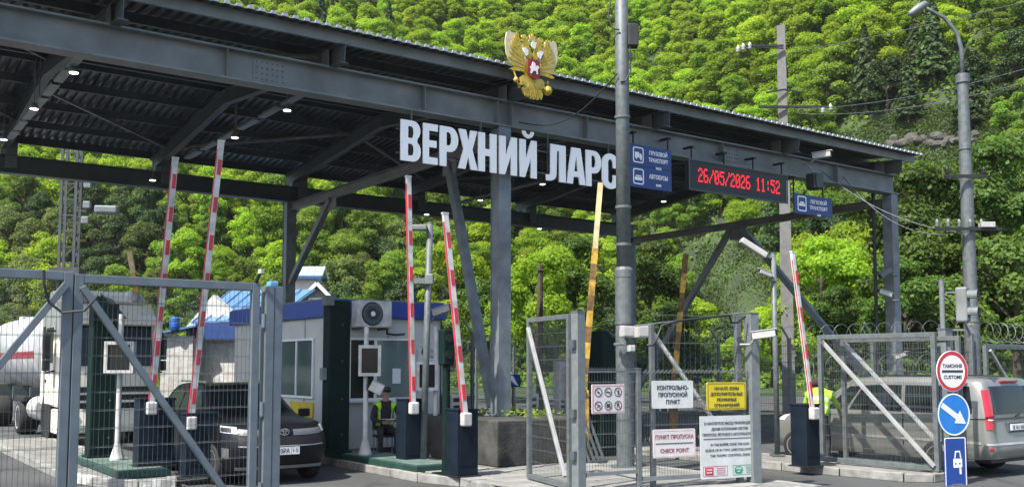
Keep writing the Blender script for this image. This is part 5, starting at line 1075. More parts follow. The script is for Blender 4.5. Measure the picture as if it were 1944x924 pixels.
# ================================================================== VEHICLES
def crom(p0, p1, p2, p3, t): return .5*((2*p1) + (p2-p0)*t + (2*p0-5*p1+4*p2-p3)*t*t + (3*p1-p0-3*p2+p3)*t**3)
class Shell:
    """closed car skin: half outlines at rising levels (front centre -> rear centre), smoothed both ways and mirrored"""
    def __init__(s, levels): s.L = [[Vector(p) for p in l] for l in levels]; s.n = len(levels[0])
    def row(s, j, u):
        l = s.L[max(0, min(len(s.L)-1, j))]; i = min(int(u), s.n-2); t = u - i
        g = lambda k: l[k] if 0 <= k < s.n else Vector((-l[-k].x, l[-k].y, l[-k].z)) if k < 0 else Vector((-l[2*s.n-2-k].x, l[2*s.n-2-k].y, l[2*s.n-2-k].z))
        return crom(g(i-1), g(i), g(i+1), g(i+2), t)
    def at(s, u, v):
        j = min(int(v), len(s.L)-2); t = v - j; m = len(s.L)-1
        a, b, c, d = s.row(max(0, j-1), u), s.row(j, u), s.row(j+1, u), s.row(min(m, j+2), u)
        return crom(a, b, c, d, t)
    def patch(s, u0, u1, v0, v1, off=.008, nu=8, nv=5, mirror=False):
        mb = MB(); P = []
        for b in range(nv+1):
            for a in range(nu+1):
                u, v = u0+(u1-u0)*a/nu, v0+(v1-v0)*b/nv; e = .02
                p = s.at(u, v); du = s.at(min(u+e, s.n-1), v) - s.at(max(u-e, 0), v); dv = s.at(u, min(v+e, len(s.L)-1.001)) - s.at(u, max(v-e, 0)); nr = du.cross(dv)
                if nr.length > 0: nr.normalize()
                c = Vector((0, 0, .9)); 
                if nr.dot(p - c) < 0: nr = -nr
                P.append(p + nr*off)
        if mirror: P = [Vector((-p.x, p.y, p.z)) for p in P]
        return mb.add(P, [(b*(nu+1)+a, b*(nu+1)+a+1, (b+1)*(nu+1)+a+1, (b+1)*(nu+1)+a) for b in range(nv) for a in range(nu)])
    def body(s, name, m, parent, arches=(), su=5, sv=5):
        mb = MB(); us = [i/su for i in range((s.n-1)*su+1)]; vs = [j/sv for j in range((len(s.L)-1)*sv+1)]; rows = []
        for v in vs:
            h = [s.at(min(u, s.n-1-1e-6), min(v, len(s.L)-1-1e-6)) for u in us]; r = h + [Vector((-p.x, p.y, p.z)) for p in h[-2:0:-1]]; rows.append(r)
        n = len(rows[0]); P = [p for r in rows for p in r]
        fs = [(j*n+i, j*n+(i+1) % n, (j+1)*n+(i+1) % n, (j+1)*n+i) for j in range(len(rows)-1) for i in range(n)]
        H = len(us)
        for base in (0, (len(rows)-1)*n):
            for i in range(H-1):
                a, b = i, i+1; a2, b2 = (n-i) % n, (n-i-1) % n
                q = [base+a, base+b, base+b2, base+a2]; q = [x for k, x in enumerate(q) if x not in q[:k]]
                if len(q) > 2: fs.append(tuple(q))
        mb.add(P, fs); o = mb.build(name, m, parent, smooth=True)
        if arches:
            for (y, z, r) in arches:
                cu = MB().tube([(-1.3, y, z), (1.3, y, z)], r, 28).build('cut', m); md = o.modifiers.new('c', 'BOOLEAN'); md.object = cu; md.operation = 'DIFFERENCE'; md.solver = 'EXACT'
                bpy.context.view_layer.update(); pl, pm = o.parent, o.name; dg = bpy.context.evaluated_depsgraph_get(); me = bpy.data.meshes.new_from_object(o.evaluated_get(dg)); o.modifiers.clear(); o.data = me; bpy.data.objects.remove(cu)
            o.data.materials.clear(); o.data.materials.append(m)
        return o
ALLOY = mat('alloy', (.4, .41, .42), .35, .7, .1, 10)
def wheel(parent, x, y, r, w_, rim=ALLOY):
    s = 1 if x > 0 else -1; o = MB().lathe([(r*.66, -w_/2), (r*.92, -w_/2), (r, -w_*.3), (r, w_*.3), (r*.92, w_/2), (r*.66, w_/2)], 28, (0, 0, 0), axis='x').build('wheel', RUBBER, parent, (x, y, r), smooth=True)
    mb = MB(); mb.lathe([(r*.1, s*w_*.3), (r*.64, s*w_*.32), (r*.66, s*w_*.51), (r*.6, s*w_*.5), (r*.58, s*w_*.36)], 24, axis='x')
    for i in range(5):
        a = 2*math.pi*i/5; mb.bar((s*w_*.44, math.cos(a)*r*.1, math.sin(a)*r*.1), (s*w_*.46, math.cos(a)*r*.62, math.sin(a)*r*.62), r*.15, w_*.08, up=(1, 0, 0))
    mb.lathe([(r*.05, s*w_*.46), (r*.14, s*w_*.4)], 10, axis='x'); mb.build('rim', rim, o); return o
# ---- dark car
DCAR = mat('dark_car_paint', (.005, .006, .008), .4, 0, .15, 3, spec=.2, coat=.12)
suv = thing('dark_suv', 'dark grey sport utility car waiting behind the left gate, seen from the front', 'car', W(-4.86, 1.62, 0))
L0 = [(0, -2.12, .24), (.5, -2.1, .24), (.8, -1.95, .24), (.84, -1.4, .24), (.86, -.8, .24), (.86, .4, .24), (.86, 1.2, .24), (.8, 2.0, .26), (.5, 2.12, .28), (0, 2.14, .28)]
L1 = [(0, -2.25, .42), (.5, -2.22, .42), (.84, -2.02, .42), (.915, -1.45, .42), (.915, -.8, .42), (.915, .4, .42), (.915, 1.2, .42), (.87, 2.05, .45), (.5, 2.24, .45), (0, 2.26, .45)]
L2 = [(0, -2.28, .7), (.5, -2.25, .7), (.85, -2.02, .72), (.925, -1.45, .75), (.92, -.8, .75), (.92, .4, .75), (.92, 1.2, .75), (.88, 2.08, .75), (.5, 2.24, .75), (0, 2.26, .75)]
L3 = [(0, -2.2, .95), (.5, -2.14, .96), (.82, -1.85, .98), (.9, -1.4, 1.0), (.905, -.8, 1.0), (.915, .4, 1.0), (.91, 1.2, 1.02), (.87, 2.06, 1.02), (.5, 2.2, 1.0), (0, 2.22, 1.0)]
L4 = [(0, -1.75, 1.07), (.45, -1.68, 1.07), (.74, -1.5, 1.06), (.84, -1.2, 1.05), (.87, -.75, 1.06), (.885, .4, 1.08), (.88, 1.2, 1.1), (.85, 2.0, 1.1), (.5, 2.15, 1.1), (0, 2.17, 1.1)]
L5 = [(0, -1.05, 1.17), (.45, -1.02, 1.17), (.7, -.95, 1.15), (.8, -.85, 1.12), (.84, -.6, 1.1), (.87, .4, 1.12), (.865, 1.2, 1.14), (.83, 1.95, 1.15), (.5, 2.1, 1.14), (0, 2.12, 1.14)]
L6 = [(0, -.36, 1.6), (.35, -.34, 1.59), (.56, -.28, 1.57), (.64, -.15, 1.56), (.66, .05, 1.575), (.68, .5, 1.6), (.67, 1.2, 1.59), (.62, 1.7, 1.56), (.4, 1.86, 1.56), (0, 1.88, 1.57)]
L7 = [(0, -.2, 1.645), (.3, -.18, 1.64), (.45, -.12, 1.635), (.52, 0, 1.635), (.54, .2, 1.65), (.55, .6, 1.665), (.54, 1.2, 1.655), (.5, 1.6, 1.62), (.3, 1.75, 1.61), (0, 1.77, 1.62)]
S = Shell([L0, L1, L2, L3, L4, L5, L6, L7]); S.body('body', DCAR, suv, ((-1.4, .34, .42), (1.26, .34, .42)))
for mrr in (False, True):
    S.patch(0, 2.25, 5.08, 5.92, .01, mirror=mrr).build('windscreen' if not mrr else 'windscreen', DARKGLASS, suv, smooth=True)
    S.patch(3.9, 5.3, 5.12, 5.85, .01, mirror=mrr).build('side_window', DARKGLASS, suv, smooth=True); S.patch(5.38, 6.8, 5.12, 5.85, .01, mirror=mrr).build('side_window', DARKGLASS, suv, smooth=True)
    S.patch(7.7, 9, 5.1, 5.85, .01, mirror=mrr).build('rear_window', DARKGLASS, suv, smooth=True)
    sg = -1 if mrr else 1
    h = S.patch(1.6, 2.45, 2.52, 2.98, .012, mirror=mrr).build('headlight', mat('headlight_glass', (.5, .53, .55), .12, .2, .1, 6), suv, smooth=True); S.patch(1.85, 2.4, 2.58, 2.85, .02, 4, 3, mirror=mrr).build('lamp', BLACK, h, smooth=True)
    S.patch(.3, 1.55, 2.45, 2.82, .012, mirror=mrr).build('chrome_band', mat('grille_silver', (.12, .125, .13), .4, .2, .1), suv, smooth=True)
    S.patch(0, 1.6, 1.92, 2.4, .008, mirror=mrr).build('grille', BLACK, suv, smooth=True); S.patch(0, 1.75, .3, .6, .014, mirror=mrr).build('bumper_strip', mat('bumper_grey', (.2, .21, .21), .5, .1, .1), suv, smooth=True)
    S.patch(2.0, 2.4, 1.2, 1.7, .01, mirror=mrr).build('fog_lamp', mat('fog_glass', (.1, .1, .1), .3), suv, smooth=True); S.patch(0, 1.6, 1.8, 1.88, .016, mirror=mrr).build('trim_line', mat('trim_grey', (.3, .31, .32), .4, .3), suv, smooth=True)
    mb = MB(); mb.box((sg*1.02, -.72, 1.12), (.2, .12, .15)); mb.bar((sg*.88, -.72, 1.06), (sg*.98, -.72, 1.08), .05, .05); mb.build('mirror', DCAR, suv, bevel=.03)
    MB().bar((sg*.58, .1, 1.69), (sg*.58, 1.5, 1.69), .035, .035).build('roof_rail', CHROME, suv)
    wheel(suv, sg*.82, -1.4, .345, .23); wheel(suv, sg*.82, 1.26, .345, .23)
cz = .885; bd = MB(); bd.lathe([(.06, 0), (.001, .0)], 20, (0, -2.275, cz), axis='y')
outline('badge', [ellipse(0, 0, .085, .058, 28), ellipse(0, 0, .073, .047, 28)], .012, CHROME, suv, (0, -2.285, cz)); outline('badge', [ellipse(0, .006, .032, .048, 18), ellipse(0, .006, .021, .038, 18)], .012, CHROME, suv, (0, -2.2855, cz)); outline('badge', [ellipse(0, .022, .062, .022, 18), ellipse(0, .022, .052, .013, 18)], .012, CHROME, suv, (0, -2.2865, cz))
pl = MB().box((0, -2.285, .57), (.54, .02, .125)).build('number_plate', WHITE, suv, bevel=.003); text('plate_lettering', ['М793РА'], TEXTB, pl, (-.075, -2.297, .535), .105, .003, [.33], bold=.002); text('region_lettering', ['15'], TEXTB, pl, (.19, -2.297, .55), .075, .003, [.09])['kind'] = 'stuff'; MB().box((.125, -2.2965, .57), (.005, .002, .115)).build('plate_line', TEXTB, pl)
# ---- silver van
SIL = mat('silver_paint', (.2, .205, .195), .35, .35, .06, 3, coat=.5); van = thing('silver_van', 'silver passenger van with dark windows facing away at the right lane', 'van', W(6.54, -4.45, 0), ROT + math.pi); van.scale = (1, 1.03, .945)
V0 = [(0, -2.25, .3), (.5, -2.23, .3), (.82, -2.05, .3), (.9, -1.5, .28), (.92, -.6, .28), (.92, .5, .28), (.92, 1.5, .28), (.88, 2.4, .34), (.55, 2.48, .36), (0, 2.5, .36)]
V1 = [(0, -2.36, .5), (.5, -2.33, .5), (.86, -2.12, .5), (.95, -1.55, .5), (.955, -.6, .5), (.955, .5, .5), (.955, 1.5, .5), (.93, 2.44, .5), (.58, 2.54, .5), (0, 2.56, .5)]
V2 = [(0, -2.34, .78), (.5, -2.3, .78), (.86, -2.08, .8), (.955, -1.55, .8), (.96, -.6, .8), (.96, .5, .8), (.96, 1.5, .8), (.945, 2.42, .8), (.6, 2.5, .8), (0, 2.52, .8)]
V3 = [(0, -2.12, 1.0), (.5, -2.06, 1.0), (.82, -1.85, 1.0), (.92, -1.45, 1.02), (.95, -.6, 1.05), (.955, .5, 1.06), (.955, 1.5, 1.06), (.94, 2.4, 1.08), (.6, 2.47, 1.08), (0, 2.48, 1.08)]
V4 = [(0, -1.5, 1.16), (.48, -1.44, 1.16), (.78, -1.28, 1.14), (.88, -1.05, 1.12), (.935, -.6, 1.14), (.945, .5, 1.14), (.945, 1.5, 1.14), (.94, 2.4, 1.16), (.6, 2.48, 1.16), (0, 2.49, 1.16)]
V5 = [(0, -.62, 1.76), (.42, -.6, 1.75), (.66, -.5, 1.73), (.74, -.38, 1.72), (.78, -.1, 1.74), (.83, .5, 1.78), (.83, 1.5, 1.78), (.83, 2.26, 1.77), (.57, 2.36, 1.77), (0, 2.38, 1.78)]
V6 = [(0, -.35, 1.85), (.35, -.33, 1.85), (.5, -.25, 1.84), (.58, -.12, 1.84), (.62, .1, 1.86), (.64, .6, 1.88), (.64, 1.4, 1.885), (.63, 2.08, 1.87), (.44, 2.18, 1.87), (0, 2.2, 1.88)]
S = Shell([V0, V1, V2, V3, V4, V5, V6]); S.body('body', SIL, van, ((-1.55, .34, .41), (1.55, .34, .41)))
LENS_R = mat('lamp_red', (.42, .015, .03), .2, 0, .1, 6, coat=.5)
for mrr in (False, True):
    sg = -1 if mrr else 1
    S.patch(0, 2.3, 4.08, 4.9, .008, mirror=mrr).build('windscreen', DARKGLASS, van, smooth=True)
    for u0, u1 in ((3.55, 4.25), (4.32, 5.35), (5.42, 6.75)): S.patch(u0, u1, 4.1, 4.85, .008, mirror=mrr).build('side_window', DARKGLASS, van, smooth=True)
    S.patch(7.72, 9, 4.05, 4.86, .01, mirror=mrr).build('rear_window', DARKGLASS, van, smooth=True)
    tlm = S.patch(7.08, 7.66, 2.35, 4.75, .014, 5, 10, mirror=mrr).build('tail_light', LENS_R, van, smooth=True); S.patch(7.2, 7.62, 2.95, 3.5, .022, 4, 4, mirror=mrr).build('clear_section', mat('lamp_clear', (.6, .5, .5), .15), tlm, smooth=True)
    S.patch(7.0, 9, 1.4, 1.52, .012, mirror=mrr).build('bumper_line', mat('bumper_seam', (.5, .5, .49), .35, .4), van, smooth=True); S.patch(7.1, 7.3, 1.12, 1.26, .012, mirror=mrr).build('reflector', LENS_R, van)
    for u in (3.5, 4.28, 5.38): S.patch(u-.012, u+.012, 1.1, 4.0, .004, 1, 8, mirror=mrr).build('door_gap', BLACK, van)
    S.patch(4.28, 6.6, 3.02, 3.1, .006, mirror=mrr).build('door_track', STEEL_D, van); S.patch(3.3, 6.9, 1.45, 1.6, .01, mirror=mrr).build('side_moulding', mat('moulding', (.3, .3, .29), .45, .2), van, smooth=True)
    for u in (4.1, 4.45): S.patch(u-.08, u+.08, 2.75, 2.86, .03, 3, 2, mirror=mrr).build('door_handle', SIL, van)
    S.patch(1.4, 2.5, 2.3, 2.95, .012, mirror=mrr).build('headlight', mat('headlight_glass', (.5, .53, .55), .12), van, smooth=True)
    mb = MB(); mb.box((sg*1.07, -.95, 1.22), (.2, .12, .22)); mb.bar((sg*.9, -.95, 1.14), (sg*1.02, -.95, 1.16), .06, .06); mb.build('mirror', BLACK, van, bevel=.03)
    MB().bar((sg*.68, .2, 1.9), (sg*.68, 1.9, 1.89), .03, .03).build('roof_rail', BLACK, van)
    wheel(van, sg*.85, -1.55, .335, .22); wheel(van, sg*.85, 1.55, .335, .22)
pr = MB().box((0, 2.515, .93), (.66, .03, .2)).build('plate_recess', STEEL_D, van, bevel=.01); pl = MB().box((0, 2.54, .93), (.52, .02, .115)).build('number_plate', WHITE, van, bevel=.003); tx = text('plate_lettering', ['В 161 МА'], TEXTB, pl, (0, 2.552, .895), .1, .003, [.4]); tx.rotation_euler = (0, 0, math.pi)
MB().bar((.02, 2.49, 1.13), (-.14, 2.49, 1.17), .03, .02).build('wiper', BLACK, van); MB().bar((-.3, 2.39, 1.8), (.3, 2.39, 1.8), .05, .03).build('brake_light', LENS_R, van); MB().box((0, 2.3, .33), (1.5, .25, .12)).build('underside', BLACK, van)
# ---- tanker lorry
CAB = mat('lorry_cream', (.76, .74, .65), .4, 0, .06, 2, dirt=(.64, .62, .54)); TANK = mat('tank_white', (.42, .44, .46), .4, .1, .08, 1.5, dirt=(.28, .29, .3))
lor = thing('tanker_lorry', 'cream tanker lorry with white tank and dark red stripe behind the left gate', 'lorry', W(-5.2, 10.0, 0))
cabp = [(0.06, .95), (.0, 1.45), (.0, 1.9), (.16, 3.0), (.3, 3.35), (.62, 3.58), (2.3, 3.62), (2.3, .95)]
MB().ext(cabp, -1.2, 1.2, axis='x').build('cab', CAB, lor, bevel=.05)
MB().ext([(.55, 3.6), (.8, 3.82), (1.3, 3.96), (2.25, 3.98), (2.25, 3.6)], -1.05, 1.05, axis='x').build('roof_fairing', CAB, lor, bevel=.08)
for x in (-.72, .72): q = MB().tube([(x, .5, 3.78), (x, 1.3, 3.86)], .13, 12).build('air_horn', DIRTYWHITE, lor, smooth=True)
MB().ext([(-.012, 1.98), (-.02, 1.97), (.13, 2.98), (.14, 3.0)], -1.06, 1.06, axis='x').build('windscreen', DARKGLASS, lor)
MB().ext([(-.16, 3.02), (-.2, 3.16), (.22, 3.3), (.2, 3.16)], -1.15, 1.15, axis='x').build('sun_visor', CAB, lor, bevel=.01)
MB().mm((-1.0, -.035, .92), (1.0, -.003, 1.45)).build('grille', BLACK, lor, bevel=.02)
for z in (1.08, 1.28): MB().mm((-.98, -.055, z-.03), (.98, -.036, z+.03)).build('grille_bar', CAB, lor)
MB().ext([(-.08, .3), (-.12, .5), (-.06, .9), (.6, .9), (.6, .3)], -1.22, 1.22, axis='x').build('bumper', CAB, lor, bevel=.04)
for s_ in (-1, 1):
    h = MB().box((s_*.95, -.12, .72), (.4, .05, .2)).build('headlight', mat('headlight_glass', (.5, .53, .55), .12), lor, bevel=.02)
    MB().lathe([(.06, -.16), (.065, -.147)], 12, (s_*.95, 0, .72), axis='y').build('bulb', LED_LAMP if s_ < 0 else CHROME, h)
    d = MB().mm((s_*1.2+.0*s_, .5, 1.0), (s_*1.215, 1.6, 3.1)).build('door', CAB, lor, bevel=.006); MB().mm((s_*1.216, .62, 2.05), (s_*1.228, 1.5, 2.95)).build('door_window', DARKGLASS, d, bevel=.004); MB().mm((s_*1.217, 1.35, 1.55), (s_*1.24, 1.5, 1.62)).build('handle', BLACK, d)
    MB().mm((s_*1.2, 1.75, 2.1), (s_*1.222, 2.0, 3.0)).build('side_window', DARKGLASS, lor)
    mr = MB(); mr.box((s_*1.42, .35, 2.45), (.16, .2, .62)); mr.box((s_*1.42, .35, 1.98), (.16, .2, .26)); mr.tube([(s_*1.2, .45, 2.85), (s_*1.42, .37, 2.85), (s_*1.42, .37, 2.75)], .025, 6); mr.tube([(s_*1.2, .45, 1.85), (s_*1.42, .37, 1.8), (s_*1.42, .37, 1.87)], .025, 6); mr.build('mirror', BLACK, lor, bevel=.02)
    MB().lathe([(.64, -.02), (.64, .02)], 20, (s_*1.19, 1.35, .62), axis='x').build('wheel_arch', BLACK, lor)
    for y in (1.35, 5.2, 9.8, 11.1, 12.4): wheel(lor, s_*1.02, y, .5, .34 if y < 2 else .5, DIRTYWHITE)
    ft = MB(); ft.tube([(s_*.85, 2.9, .78), (s_*.85, 4.3, .78)], .34, 18); ft = ft.build('fuel_tank', DIRTYWHITE, lor, smooth=False)
    for y in (3.0, 3.35, 4.0): MB().lathe([(.345, -.03), (.345, .03)], 18, (s_*.85, y, .78), axis='y').build('strap', STEEL_D, ft)
    MB().mm((s_*1.0, 4.45, .95), (s_*1.25, 6.0, 1.1)).build('mudguard', BLACK, lor, bevel=.03)
MB().mm((-.4, 1.5, .75), (.4, 14.0, .95)).build('chassis', BLACK, lor)
tk = MB(); n = 28; yy = [2.75, 2.85, 3.2, 13.4, 13.8, 13.9]; kk = [.35, .8, 1, 1, .8, .35]; P = []
for y, k in zip(yy, kk):
    for j in range(n): a = 2*math.pi*j/n; P.append((1.24*k*math.cos(a), y, 2.42 + 1.2*k*math.sin(a)))
tk.add(P, [(i*n+j, i*n+(j+1) % n, (i+1)*n+(j+1) % n, (i+1)*n+j) for i in range(5) for j in range(n)] + [tuple(range(n)), tuple(5*n+j for j in range(n))]); tk = tk.build('tank', TANK, lor, smooth=True)
st = MB(); P = []
for y in (3.22, 13.4):
    for a in (R(-2), R(-6), R(-11)): P += [(-1.248*math.cos(a), y, 2.42 + 1.21*math.sin(a))]
st.add(P, [(0, 1, 4, 3), (1, 2, 5, 4)]); st.build('red_stripe', mat('stripe_red', (.25, .03, .05), .5, 0, .15, 4), tk)
for y in (4.5, 8.5, 12): MB().box((0, y, 3.62), (.5, .5, .16)).build('manhole', DIRTYWHITE, tk, bevel=.03)
for y in (5, 8, 11): MB().mm((-1.0, y-.08, .95), (1.0, y+.08, 1.35)).build('tank_cradle', STEEL_D, lor)
pl = MB().box((0, -.14, .45), (.54, .02, .12)).build('number_plate', WHITE, lor)

# ================================================================== HOUSES BEYOND
BROOF = mat('house_roof_blue', (.1, .21, .38), .4, .2, .12, 2); BROOF_D = mat('house_roof_dark_blue', (.02, .07, .17), .45, .1, .15, 3); HW = mat('house_wall', (.42, .41, .38), .8, 0, .12, 2, bump=.15)
def house(name, label, x0, y, d, w_, l_, he, hr, yaw, zb, roofm, wallm=HW, wins=((.3, .5),), dormer=False, fascia=BROOF_D):
    o = thing(name, label, 'house', (at_d(x0, y, d).x, d, zb), yaw)
    MB().ext([(0, -zb-.1 if zb > 0 else 0), (0, he), (w_/2, hr-.06), (w_, he), (w_, -zb-.1 if zb > 0 else 0)], 0, l_, axis='x' if False else 'y').build('wall', wallm, o)
    ov = .3; k = (hr - he)/(w_/2)
    for s_ in (0, 1):
        a = (-ov, he - k*ov) if not s_ else (w_+ov, he - k*ov); b = (w_/2, hr)
        sl = MB(); sl.add([(a[0], -ov, a[1]), (b[0], -ov, b[1]), (b[0], l_+ov, b[1]), (a[0], l_+ov, a[1]), (a[0], -ov, a[1]+.07), (b[0], -ov, b[1]+.07), (b[0], l_+ov, b[1]+.07), (a[0], l_+ov, a[1]+.07)], [(0, 1, 2, 3), (4, 5, 6, 7), (0, 1, 5, 4), (1, 2, 6, 5), (2, 3, 7, 6), (3, 0, 4, 7)])
        sl = sl.build('roof_slope', roofm, o)
        nr_ = int((l_+2*ov)/.45)
        rm = MB()
        for i in range(nr_+1): y_ = -ov + i*(l_+2*ov)/nr_; rm.bar((a[0], y_, a[1]+.085), (b[0], y_, b[1]+.085), .04, .035)
        rm.build('roof_seam', roofm, sl, kind='stuff')
        MB().bar((a[0], -ov-.02, a[1]-.02), (b[0], -ov-.02, b[1]-.02), .05, .16).build('barge_board', WHITE, o); MB().mm((a[0]-.04, -ov, a[1]-.18), (a[0]+.04, l_+ov, a[1]-.01)).build('eaves_board', fascia, o)
    for fx, fz in wins:
        f = MB().mm((w_*fx-.4, -.05, he*fz-.1), (w_*fx+.4, -.002, he*fz+.9)).build('window', WHITE, o); MB().mm((w_*fx-.33, -.06, he*fz-.03), (w_*fx+.33, -.051, he*fz+.83)).build('pane', DARKGLASS, f)
    return o
h1 = thing('blue_roofed_house', 'low house with light blue metal roof behind the dark car', 'house', (at_d(352, 700, 33).x, 33, 0), R(-12))
MB().ext([(0, 0), (0, 3.3), (.95, 4.35), (2.2, 3.3), (2.2, 0)], 0, .3).build('gable_wall', DIRTYWHITE, h1); MB().mm((2.2, 0.0, 0), (3.5, 4.5, 3.3)).build('wall', HW, h1)
sl = MB(); sl.add([(.4, -.4, 3.35), (3.6, -.5, 3.5), (3.6, 2.4, 4.6), (.4, 2.2, 4.62), (.4, -.4, 3.42), (3.6, -.5, 3.57), (3.6, 2.4, 4.67), (.4, 2.2, 4.69)], [(0, 1, 2, 3), (4, 5, 6, 7), (0, 1, 5, 4), (1, 2, 6, 5), (2, 3, 7, 6), (3, 0, 4, 7)]); sl = sl.build('roof_slope', BROOF, h1)
rm = MB()
for i in range(8): x = .45 + i*.44; f = (x-.4)/3.2; rm.bar((x, -.4-.1*f, 3.44+.15*f), (x, 2.2+.2*f, 4.71-.02*f), .03, .03)
rm.build('roof_seam', BROOF, sl, kind='stuff'); MB().mm((.6, -.48, 2.85), (3.6, -.36, 3.38)).build('fascia', mat('fascia_dark_blue', (.012, .04, .16), .5), h1)
for x in (2.35,): f = MB().mm((x, -.05, 1.2), (x+1.0, -.002, 2.4)).build('window', WHITE, h1); MB().mm((x+.07, -.06, 1.27), (x+.93, -.051, 2.33)).build('pane', DARKGLASS, f)
o = thing('water_barrel', 'bright blue barrel on a small roof left of the blue-roofed house', 'barrel', at_d(332, 626, 32) , 0); MB().lathe([(.14, 0), (.17, .1), (.17, .38), (.13, .42)], 14).build('drum', mat('barrel_blue', (.02, .1, .4), .4), o); MB().lathe([(.172, .18), (.178, .2), (.172, .22)], 14).build('hoop', BLUEBR, o)
o = thing('shed', 'small pale shed with a blue lean-to roof beside the blue-roofed house', 'shed', (at_d(322, 700, 32.2).x, 32.2, 0), 0); MB().mm((-.3, 0, 0), (.75, 1.2, 2.95)).build('wall', DIRTYWHITE, o); sl = MB().add([(-.45, -.25, 2.98), (.9, -.25, 3.25), (.9, 1.4, 3.3), (-.45, 1.4, 3.03), (-.45, -.25, 3.04), (.9, -.25, 3.31), (.9, 1.4, 3.36), (-.45, 1.4, 3.09)], [(0, 1, 2, 3), (4, 5, 6, 7), (0, 1, 5, 4), (1, 2, 6, 5), (2, 3, 7, 6), (3, 0, 4, 7)]).build('roof_slope', BROOF, o)
house('gabled_house', 'small grey gabled house with white trim and dark blue roof behind the booth', 566, 700, 46, 1.65, 4, 5.0, 5.85, R(6), 0, BROOF_D, mat('house_grey', (.2, .21, .2), .8), ((.5, .85),))
house('hill_house', 'higher house with pale blue roof among the trees behind the booth', 600, 700, 58, 1.3, 1.7, 7.45, 7.85, R(90), 0, mat('roof_pale_blue', (.3, .45, .55), .45, .1, .1), HW, ((.5, .8),))

